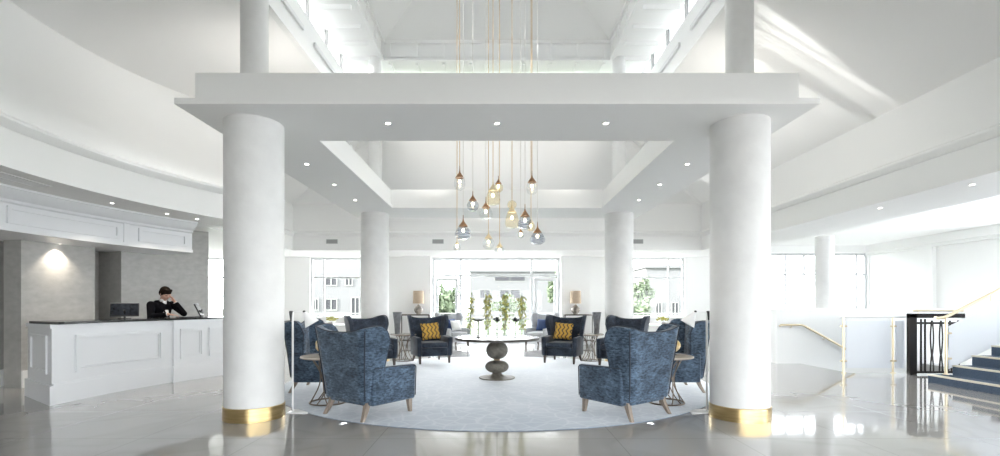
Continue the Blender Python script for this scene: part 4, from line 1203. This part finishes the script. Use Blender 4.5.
    bm = new(); capsule(bm, H((-0.02, 0.083, -0.066)), H((0.02, 0.083, -0.066)), 0.006, 0.006, 3, 8); obj('lips', bm, M['lip'], e)
    # hair
    bm = new()
    ellipsoid(bm, H((0, -0.026, 0.038)), 0.090, 0.104, 0.098, 24, 16, tilt)
    ellipsoid(bm, H((0, -0.055, 0.0)), 0.084, 0.070, 0.085, 20, 14, tilt)
    for k in range(16):
        a = -1.3 + 2.6 * k / 15; c = H((math.sin(a) * 0.060, 0.030 + 0.030 * math.cos(a), 0.095))
        capsule(bm, c, H((math.sin(a) * 0.076 + 0.006, 0.020 + 0.060 * math.cos(a), 0.034 + 0.014 * math.sin(k * 2.1))), 0.022, 0.008, 3, 8)
    for s in (-1, 1): capsule(bm, H((s * 0.076, -0.01, 0.04)), H((s * 0.079, 0.012, -0.020)), 0.020, 0.010, 3, 8)
    capsule(bm, H((0, -0.085, 0.0)), H((0, -0.082, -0.05)), 0.05, 0.03, 3, 10)
    h = obj('hair', bm, M['hair'], e); remesh(h, 0.007, 1)
    bm = h.data
    # jacket
    J = new()
    capsule(J, hips + Vector((0, 0, -0.05)), Vector((0, -0.07, 1.12)), 0.175, 0.158); capsule(J, Vector((0, -0.07, 1.12)), chest, 0.158, 0.165)
    capsule(J, (-0.15, 0.0, 1.335), (0.15, 0.0, 1.335), 0.082, 0.082); capsule(J, (-0.09, 0.0, 1.39), (0.09, 0.0, 1.39), 0.055, 0.055)
    for sh, el, wr in ((shR, elR, wrR), (shL, elL, wrL)):
        d = (wr - el).normalized(); capsule(J, sh, el, 0.072, 0.056); capsule(J, el, wr - d * 0.045, 0.056, 0.043)
    j = obj('jacket', J, M['suit'], e); remesh(j, 0.009, 2)
    # shirt front, collar, lapels, cuffs
    S = new()
    capsule(S, (0, 0.112, 1.20), (0, 0.078, 1.40), 0.065, 0.040, 6, 16); capsule(S, neck0 + Vector((0, -0.02, -0.02)), neck0 + Vector((0, 0.02, 0.035)), 0.062, 0.057, 4, 18)
    obj('shirt', S, M['shirt'], e)
    for s in (-1, 1):
        bm = new(); quad(bm, (s * 0.055, 0.085, 1.415), (s * 0.105, 0.06, 1.40), (s * 0.10, 0.165, 1.27), (s * 0.02, 0.188, 1.17)); o = obj('lapel', bm, M['suit'], e)
        md = o.modifiers.new('s', 'SOLIDIFY'); md.thickness = 0.01; ev_mesh(o)
    for el, wr in ((elR, wrR), (elL, wrL)):
        d = (wr - el).normalized(); bm = new(); tube(bm, [wr - d * 0.055, wr - d * 0.012], [0.036, 0.035], 16); obj('cuff', bm, M['shirt'], e)
    T = new()
    for s in (-1, 1):
        capsule(T, (s * 0.09, -0.12, 0.92), (s * 0.10, -0.10, 0.50), 0.112, 0.085); capsule(T, (s * 0.10, -0.10, 0.50), (s * 0.10, -0.12, 0.12), 0.083, 0.07)
    t = obj('trousers', T, M['suit'], e); remesh(t, 0.012, 2)
    for s in (-1, 1):
        bm = new(); capsule(bm, (s * 0.10, -0.15, 0.048), (s * 0.105, 0.08, 0.040), 0.047, 0.039); obj('shoe', bm, M['black'], e)
build_person()

# ------------------------------------------------------------------ lamps on consoles against the back wall
for s, nm in ((-1, 'left'), (1, 'right')):
    cx = s * 2.74
    e = thing('console_table', 'tall slim console with thin dark legs against the wall %s of the centre window' % nm, 'console table', (cx, 15.9, 0), 0, 'consoles beside the centre window')
    bm = new(); box(bm, -0.50, 0.50, -0.17, 0.17, 1.0, 1.04, 0.006, 2); obj('table_top', bm, M['darkleg'], e)
    for a in (-1, 1):
        for b in (-1, 1): 
            bm = new(); box(bm, a * 0.48 - 0.014, a * 0.48 + 0.014, b * 0.15 - 0.014, b * 0.15 + 0.014, 0, 1.0); obj('leg', bm, M['iron'], e, smooth=False)
    bm = new(); box(bm, -0.48, 0.48, -0.16, 0.16, 0.16, 0.185, 0.004, 1); obj('shelf', bm, M['darkleg'], e)
    lx = s * abs(xpx(418.5 if s < 0 else 575.5, 15.9))
    e = thing('table_lamp', 'table lamp with mottled round base and beige drum shade, %s of the centre window' % nm, 'table lamp', (lx, 15.9, 1.04), 0, 'table lamps beside the centre window')
    bm = new(); lathe(bm, [(0, 0), (0.07, 0), (0.075, 0.012), (0.06, 0.02), (0.11, 0.06), (0.15, 0.13), (0.145, 0.19), (0.09, 0.26), (0.035, 0.30), (0.03, 0.33), (0, 0.33)], 36); obj('base', bm, M['ceramic'], e)
    bm = new(); tube(bm, [(0, 0, 0.32), (0, 0, 0.44)], 0.008, 8); obj('lamp_holder', bm, M['gold'], e)
    bm = new(); lathe(bm, [(0.185, 0.36), (0.175, 0.78), (0.171, 0.78), (0.181, 0.36)], 40, cap=False); lathe(bm, [(0.172, 0.775), (0, 0.775)], 40, cap=False); obj('lamp_shade', bm, M['shade'], e)

# low tables by the side windows with pale flowers
for s, nm in ((-1, 'left'), (1, 'right')):
    e = thing('window_table', 'low round white table below the %s window, behind the blue armchairs' % nm, 'table', (s * 5.3, 15.2, 0), 0, 'low tables below the side windows')
    bm = new(); lathe(bm, [(0, 0.70), (0.5, 0.70), (0.51, 0.715), (0.5, 0.73), (0, 0.73)], 40); obj('table_top', bm, M['white'], e)
    bm = new(); lathe(bm, [(0, 0), (0.25, 0), (0.25, 0.02), (0.05, 0.06), (0.04, 0.7), (0, 0.7)], 28); obj('pedestal', bm, M['white'], e)
    e = thing('flower_bowl', 'bowl of pale yellow flowers on the %s window table' % nm, 'flower arrangement', (s * 5.3, 15.2, 0.73), 0, 'flower bowls on the window tables')
    bm = new(); lathe(bm, [(0, 0), (0.06, 0), (0.14, 0.10), (0.13, 0.10), (0.05, 0.015), (0, 0.015)], 24); obj('bowl', bm, M['pot'], e)
    bm = new(); rnd = random.Random(8)
    for k in range(40):
        a, r = rnd.uniform(0, 6.28), rnd.uniform(0, 0.2); ellipsoid(bm, (r * math.cos(a), r * math.sin(a), 0.13 + rnd.uniform(0, 0.12) * (1 - r * 2)), 0.03, 0.03, 0.022, 6, 5)
    obj('blossom', bm, M['petal'], e)

# ------------------------------------------------------------------ right: glass balustrade, handrails, iron screen, stairs
e = thing('glass_balustrade', 'frosted glass balustrade with gold posts guarding the stairwell', 'balustrade', (0, 0, 0))
for X in (6.88, 7.86):
    bm = new(); lathe(bm, [(0, 0), (0.04, 0), (0.04, 0.012), (0.019, 0.016), (0.019, 1.10), (0, 1.10)], 20, (X, 9.43, 0)); p = obj('post', bm, M['gold'], e)
    for z in (0.24, 0.93):
        bm = new(); tube(bm, [(X - 0.06, 9.43, z), (X + 0.06, 9.43, z)], 0.018, 10); obj('clamp', bm, M['gold'], p)
for a, b in ((6.93, 7.81), (7.91, 8.08)):
    bm = new(); box(bm, a, b, 9.422, 9.438, 0.10, 1.04, 0.002, 1); obj('glass_panel', bm, M['frost'], e)
bm = new(); tube(bm, [(6.80, 9.43, 1.115), (8.10, 9.43, 1.115)], 0.022, 12); obj('top_rail', bm, M['white'], e)

e = thing('handrail', 'gold handrail fixed to the low white stair wall, sloping down to the glass', 'handrail', (0, 0, 0))
xa, xb, xc = xpx(780, 10.9), xpx(803, 10.9), xpx(846, 10.9)
za, zc = zpx(325, 10.9), zpx(349, 10.9)
bm = new(); tube(bm, [(xa, 10.93, za - 0.03), (xa + 0.03, 10.91, za), (xb - 0.03, 10.9, za), (xb + 0.03, 10.9, za - 0.02), (xc, 10.9, zc), (xc + 0.2, 10.9, zc - 0.11)], 0.024, 12); obj('rail', bm, M['gold'], e)
for t in (0.2, 0.65):
    bm = new(); X = xa + (xb - xa) * 0.5 if t == 0.2 else xb + (xc - xb) * 0.5; z = za if t == 0.2 else (za + zc) / 2
    tube(bm, [(X, 10.9, z - 0.01), (X, 10.92, z - 0.06), (X, 10.98, z - 0.06)], 0.008, 8); obj('bracket', bm, M['gold'], e)

e = thing('iron_screen', 'black iron screen of twisted bars between the glass balustrade and the stairs', 'screen', (0, 0, 0))
YS = 9.2; x0, x1 = xpx(908.5, YS), xpx(964, YS)
bm = new(); box(bm, x0, xpx(916, YS), YS - 0.03, YS + 0.05, 0, zpx(314, YS), 0.006, 1); obj('post', bm, M['iron'], e)
bm = new(); box(bm, x0, x1, YS - 0.03, YS + 0.05, zpx(318, YS), zpx(313.5, YS), 0.006, 1); obj('top_bar', bm, M['iron'], e)
bm = new(); box(bm, xpx(916, YS), x1, YS - 0.02, YS + 0.02, 0.03, 0.07); obj('bottom_bar', bm, M['iron'], e, smooth=False)
bm = new(); box(bm, xpx(916, YS), x1, YS - 0.015, YS + 0.015, 0.98, 1.02); obj('middle_bar', bm, M['iron'], e, smooth=False)
for px in (921, 925, 932, 941, 950, 958):
    X = xpx(px, YS)
    if px == 925 or px == 921: 
        bm = new(); box(bm, X - 0.012, X + 0.012, YS - 0.012, YS + 0.012, 0.05, 1.08); obj('bar', bm, M['iron'], e, smooth=False); continue
    for s in (-1, 1):
        pts = [(X + s * (0.012 + 0.024 * abs(math.cos(PI * 1.5 * t))), YS + s * 0.006, 0.05 + 1.0 * t) for t in [i / 18 for i in range(19)]]
        bm = new(); tube(bm, pts, 0.013, 6); obj('twisted_bar', bm, M['iron'], e)
bm = new(); tube(bm, [(xpx(912, YS), YS, 1.245), (xpx(963, YS), YS, 1.245)], 0.024, 12); obj('top_rail', bm, M['gold'], e)
for px in (918, 957):
    bm = new(); tube(bm, [(xpx(px, YS), YS, zpx(314, YS) - 0.01), (xpx(px, YS), YS, 1.235)], 0.01, 8); obj('bracket', bm, M['gold'], e)

e = thing('staircase', 'blue carpeted stairs with pale gold nosings rising to the right', 'stairs', (0, 0, 0))
sx, tr, rise, sy0, sy1 = 7.53, 0.335, 0.17, 4.6, 8.2
for k in range(9):
    z1 = 0.14 + rise * k; X = sx + tr * k
    a, b = (sy0, sy1 + (0.10 if k == 0 else 0))
    bm = new(); box(bm, X, X + tr if k < 8 else 12.9, a, b, 0, z1 - 0.001); obj('step', bm, M['carpet'], e, smooth=False)
    bm = new(); box(bm, X - 0.012, X + 0.075, a, b, z1 - 0.022, z1 + 0.004, 0.003, 1); obj('nosing', bm, M['nosing'], e)['label'] = 'pale gold stair nosing'
bm = new()
pts = [(7.84, 0.24), (7.84, 0.98), (10.3, 0.98 + 2.46 * 0.507), (10.3, 0.24 + 2.46 * 0.507)]
a_ = [bm.verts.new((x, 8.235, z)) for x, z in pts]; b_ = [bm.verts.new((x, 8.25, z)) for x, z in pts]
bm.faces.new(a_); bm.faces.new(b_[::-1])
for i in range(4): bm.faces.new((a_[i], a_[(i + 1) % 4], b_[(i + 1) % 4], b_[i]))
obj('glass_panel', bm, M['frost'], e, smooth=False)['label'] = 'frosted glass side panel'
e = thing('stair_handrail', 'gold handrail on a gold post rising along the carpeted stairs', 'handrail', (0, 0, 0))
bm = new(); lathe(bm, [(0, 0.142), (0.045, 0.142), (0.045, 0.155), (0.022, 0.16), (0.022, 1.12), (0, 1.12)], 20, (7.79, 8.24, 0)); p = obj('post', bm, M['gold'], e)
for z in (0.42, 0.86):
    bm = new(); tube(bm, [(7.77, 8.242, z), (7.88, 8.242, z)], 0.017, 10); obj('clamp', bm, M['gold'], p)
bm = new(); pts = [(7.60, 8.24, 1.13), (7.66, 8.24, 1.12), (7.76, 8.24, 1.135), (7.86, 8.24, 1.18)] + [(7.86 + 0.3 * k, 8.24, 1.18 + 0.3 * 0.507 * k) for k in range(1, 9)]
tube(bm, pts, 0.026, 12); obj('rail', bm, M['gold'], e)
for k in range(1, 4):
    X = 7.95 + 0.62 * k; z = 1.18 + (X - 7.86) * 0.507
    bm = new(); tube(bm, [(X, 8.24, z - 0.02), (X, 8.242, z - 0.12)], 0.009, 8); obj('bracket', bm, M['gold'], e)

# ------------------------------------------------------------------ outside
bm = new(); box(bm, -40, 40, 16.8, 21.0, -0.35, -0.06); struct(obj('terrace', bm, M['terrace'], smooth=False))
bm = new(); box(bm, -120, 120, 21.0, 150, -1.2, -1.0); struct(obj('lawn_ground', bm, M['lawn'], smooth=False))
bm = new(); box(bm, -40, 40, -60, -5.0, -0.35, -0.06); struct(obj('forecourt', bm, M['terrace'], smooth=False))
for k, (a, b, nm) in enumerate(((-8.5, -3.5, 'left window'), (-3.4, 3.4, 'centre window'), (3.5, 8.5, 'right window'))):
    e = thing('terrace_railing', 'pale outdoor railing beyond the %s' % nm, 'railing', (0, 0, 0), 0, 'terrace railings')
    n = int((b - a) / 1.2) + 1
    for i in range(n + 1):
        bm = new(); X = a + (b - a) * i / n; box(bm, X - 0.025, X + 0.025, 20.0, 20.05, -0.06, 1.0); obj('post', bm, M['rail'], e, smooth=False)
    for z in (0.15, 0.32, 0.49, 0.66, 0.83, 1.0):
        bm = new(); box(bm, a, b, 20.0, 20.03, z - 0.02, z + 0.02); obj('bar', bm, M['rail'], e, smooth=False)

def building(x0, x1, y, z1, depth, wins, label):
    e = thing('apartment_building', label, 'building', (0, 0, 0), 0, 'pale buildings outside')
    bm = new(); box(bm, x0, x1, y, y + depth, -1, z1); obj('wall', bm, M['bldg'], e, smooth=False)
    bm = new(); box(bm, x0 - 0.2, x1 + 0.2, y - 0.25, y + depth + 0.2, z1, z1 + 0.3); obj('roof_edge', bm, M['bldg'], e, smooth=False)
    for a, b, c, d in wins:
        bm = new(); box(bm, a - .08, b + .08, y - 0.06, y, c - .08, c); box(bm, a - .08, b + .08, y - 0.06, y, d, d + .08); box(bm, a - .08, a, y - .06, y, c, d); box(bm, b, b + .08, y - .06, y, c, d); box(bm, (a + b) / 2 - .04, (a + b) / 2 + .04, y - .05, y, c, d)
        w = obj('window', bm, M['rail'], e, smooth=False)
        bm = new(); box(bm, a, b, y - 0.02, y - 0.005, c, d); obj('pane', bm, M['bldgwin'], w, smooth=False)
def wp(px0, px1, py0, py1, Y): return (xpx(px0, Y), xpx(px1, Y), zpx(py1, Y), zpx(py0, Y))
Yb = 40
building(xpx(300, Yb), xpx(410, Yb), Yb, zpx(240, Yb), 12, [wp(326, 336.5, 277, 285, Yb), wp(346, 352, 278, 285, Yb), wp(326, 336.5, 299.5, 309.5, Yb), wp(352, 359, 298, 315, Yb), wp(313, 318, 299.5, 309.5, Yb), wp(370, 380, 299, 310, Yb)], 'pale apartment block with dark windows seen through the left window')
Yb = 44
building(xpx(646, Yb), xpx(720, Yb), Yb, zpx(268, Yb), 12, [wp(656, 661, 303, 317, Yb), wp(672, 678, 303, 320, Yb), wp(688, 696, 303, 318, Yb)], 'pale building with narrow dark windows seen through the right window')
Yb = 75
building(xpx(470, Yb), xpx(560, Yb), Yb, zpx(272, Yb), 12, [wp(495, 525, 276, 281, Yb), wp(480, 490, 290, 298, Yb), wp(500, 520, 290, 298, Yb)], 'distant pale building seen through the centre window')

def tree(px, Y, zb, zt, r, seed, label):
    X = xpx(px, Y); rnd = random.Random(seed)
    e = thing('tree', label, 'tree', (X, Y, -1.0), 0, 'trees outside the windows')
    bm = new(); tube(bm, [(0, 0, 0), (0.05, 0, (zb + 1) * .6), (0, 0.05, zb + 1 + (zt - zb) * 0.5)], [0.16, 0.12, 0.05], 8); obj('trunk', bm, M['trunk'], e)
    bm = new()
    for k in range(1500):
        while True:
            p = Vector((rnd.uniform(-1, 1), rnd.uniform(-1, 1), rnd.uniform(-1, 1)))
            if 0.15 < p.length < 1: break
        w = 0.75 + 0.35 * math.sin(p.x * 5 + seed) * math.cos(p.z * 4)
        c = Vector((p.x * r * w, p.y * r * w, zb + 1 + (zt - zb) * (0.5 + 0.5 * p.z * w)))
        a = rnd.uniform(.10, .2); d = Vector((rnd.gauss(0, 1), rnd.gauss(0, 1), rnd.gauss(0, 1))).normalized(); s = d.orthogonal().normalized()
        quad(bm, c - d * a, c + s * a * .5, c + d * a, c - s * a * .5)
    obj('crown', bm, M['foliage'], e, smooth=False)
tree(446, 27, 0.2, 2.75, 1.0, 1, 'bushy green tree outside the left leaf of the centre window')
tree(637, 30, -0.3, 2.0, 1.1, 2, 'low green shrub tree outside the right window')
tree(641, 36, 0.8, 3.6, 1.0, 3, 'dark grey-green tree behind the shrub outside the right window')
tree(559, 25, 0.6, 3.6, 0.8, 4, 'slim green tree at the right edge of the centre window')
tree(509, 60, -0.5, 2.9, 3.0, 5, 'distant green tree seen through the middle of the centre window')

# ------------------------------------------------------------------ light
w = bpy.data.worlds.new('sky'); bpy.context.scene.world = w; w.use_nodes = True
nt = w.node_tree; bg = nt.nodes['Background']
bg.inputs[0].default_value = (0.93, 0.965, 1.0, 1)
tcw = nt.nodes.new('ShaderNodeTexCoord'); spw = nt.nodes.new('ShaderNodeSeparateXYZ'); nt.links.new(tcw.outputs['Generated'], spw.inputs[0])
mrw = nt.nodes.new('ShaderNodeMapRange'); mrw.inputs[1].default_value = -0.6; mrw.inputs[2].default_value = 1.0; mrw.inputs[3].default_value = 2.8; mrw.inputs[4].default_value = 5.2
nt.links.new(spw.outputs['Y'], mrw.inputs[0]); nt.links.new(mrw.outputs[0], bg.inputs[1])     # the bright side of an overcast sky lies beyond the back windows

def portal(loc, rot, sx_, sy_):
    l = bpy.data.lights.new('portal', 'AREA'); l.shape = 'RECTANGLE'; l.size = sx_; l.size_y = sy_; l.cycles.is_portal = True
    o = bpy.data.objects.new('daylight_portal', l); C.objects.link(o); o.location = loc; o.rotation_euler = rot
for a, b, z0 in ops:
    portal(((a + b) / 2, YW + 0.35, (z0 + LOWZ) / 2), (rad(-90), 0, 0), b - a, LOWZ - z0)
portal((5.5, -5.3, 1.3), (rad(90), 0, 0), 15, 2.6)
for s in (-1, 1):
    portal((s * (WH + 0.2), LYC, (Zw0 + Zw1) / 2), (0, s * rad(90), 0), Zw1 - Zw0, 2 * WH)
    portal((0, LYC + s * (WH + 0.2), (Zw0 + Zw1) / 2), (-s * rad(90), 0, 0), 2 * WH, Zw1 - Zw0)
portal((13.2, 3.3, LOWZ / 2), (0, rad(90), 0), LOWZ, 16.6)

sun = bpy.data.lights.new('sun', 'SUN'); sun.energy = 7; sun.angle = rad(0.8); sun.color = (1, 0.97, 0.93)
so = bpy.data.objects.new('sun', sun); C.objects.link(so)
so.rotation_euler = Vector((8.75, 2.0, -2.14)).to_track_quat('-Z', 'Y').to_euler()

def spot(loc, power, size=100, blend=0.6, col=(1, 0.9, 0.76), tgt=(0, 0, -1)):
    l = bpy.data.lights.new('downlight_beam', 'SPOT'); l.energy = power; l.spot_size = rad(size); l.spot_blend = blend; l.color = col; l.shadow_soft_size = 0.03
    o = bpy.data.objects.new('downlight_beam', l); C.objects.link(o); o.location = loc
    o.rotation_euler = Vector(tgt).to_track_quat('-Z', 'Y').to_euler()
for d in dl:
    spot((d.location.x, d.location.y, d.location.z - 0.012), 12)
for p_, d_, w_ in track: spot(p_, w_, 48 if w_ > 40 else 120, 1.0, (1, 0.96, 0.9), d_)
wl = Vector(WASH)
spot(wl + Vector((0, 0, -0.012)), 7, 52, 1.0, (1, 0.85, 0.66), (-0.16, 0.06, -1))

# ------------------------------------------------------------------ camera
cam = bpy.data.cameras.new('camera'); co = bpy.data.objects.new('camera', cam); C.objects.link(co)
co.location = (0, 0, EYE); co.rotation_euler = (rad(90), 0, 0)
cam.sensor_width = 36; cam.sensor_fit = 'HORIZONTAL'; cam.lens = 475 / 1000 * 36
cam.shift_x = 0.003; cam.shift_y = 0.077; cam.clip_start = 0.05; cam.clip_end = 400
sc = bpy.context.scene; sc.camera = co
sc.view_settings.view_transform = 'Standard'; sc.view_settings.look = 'None'; sc.view_settings.gamma = 1; sc.view_settings.use_curve_mapping = False
sc.view_settings.exposure = 2.12
sc.cycles.max_bounces = 12; sc.cycles.diffuse_bounces = 8; sc.cycles.glossy_bounces = 5; sc.cycles.transparent_max_bounces = 24
sc.cycles.sample_clamp_indirect = 8; sc.cycles.use_denoising = True
sc.cycles.caustics_reflective = False; sc.cycles.caustics_refractive = False
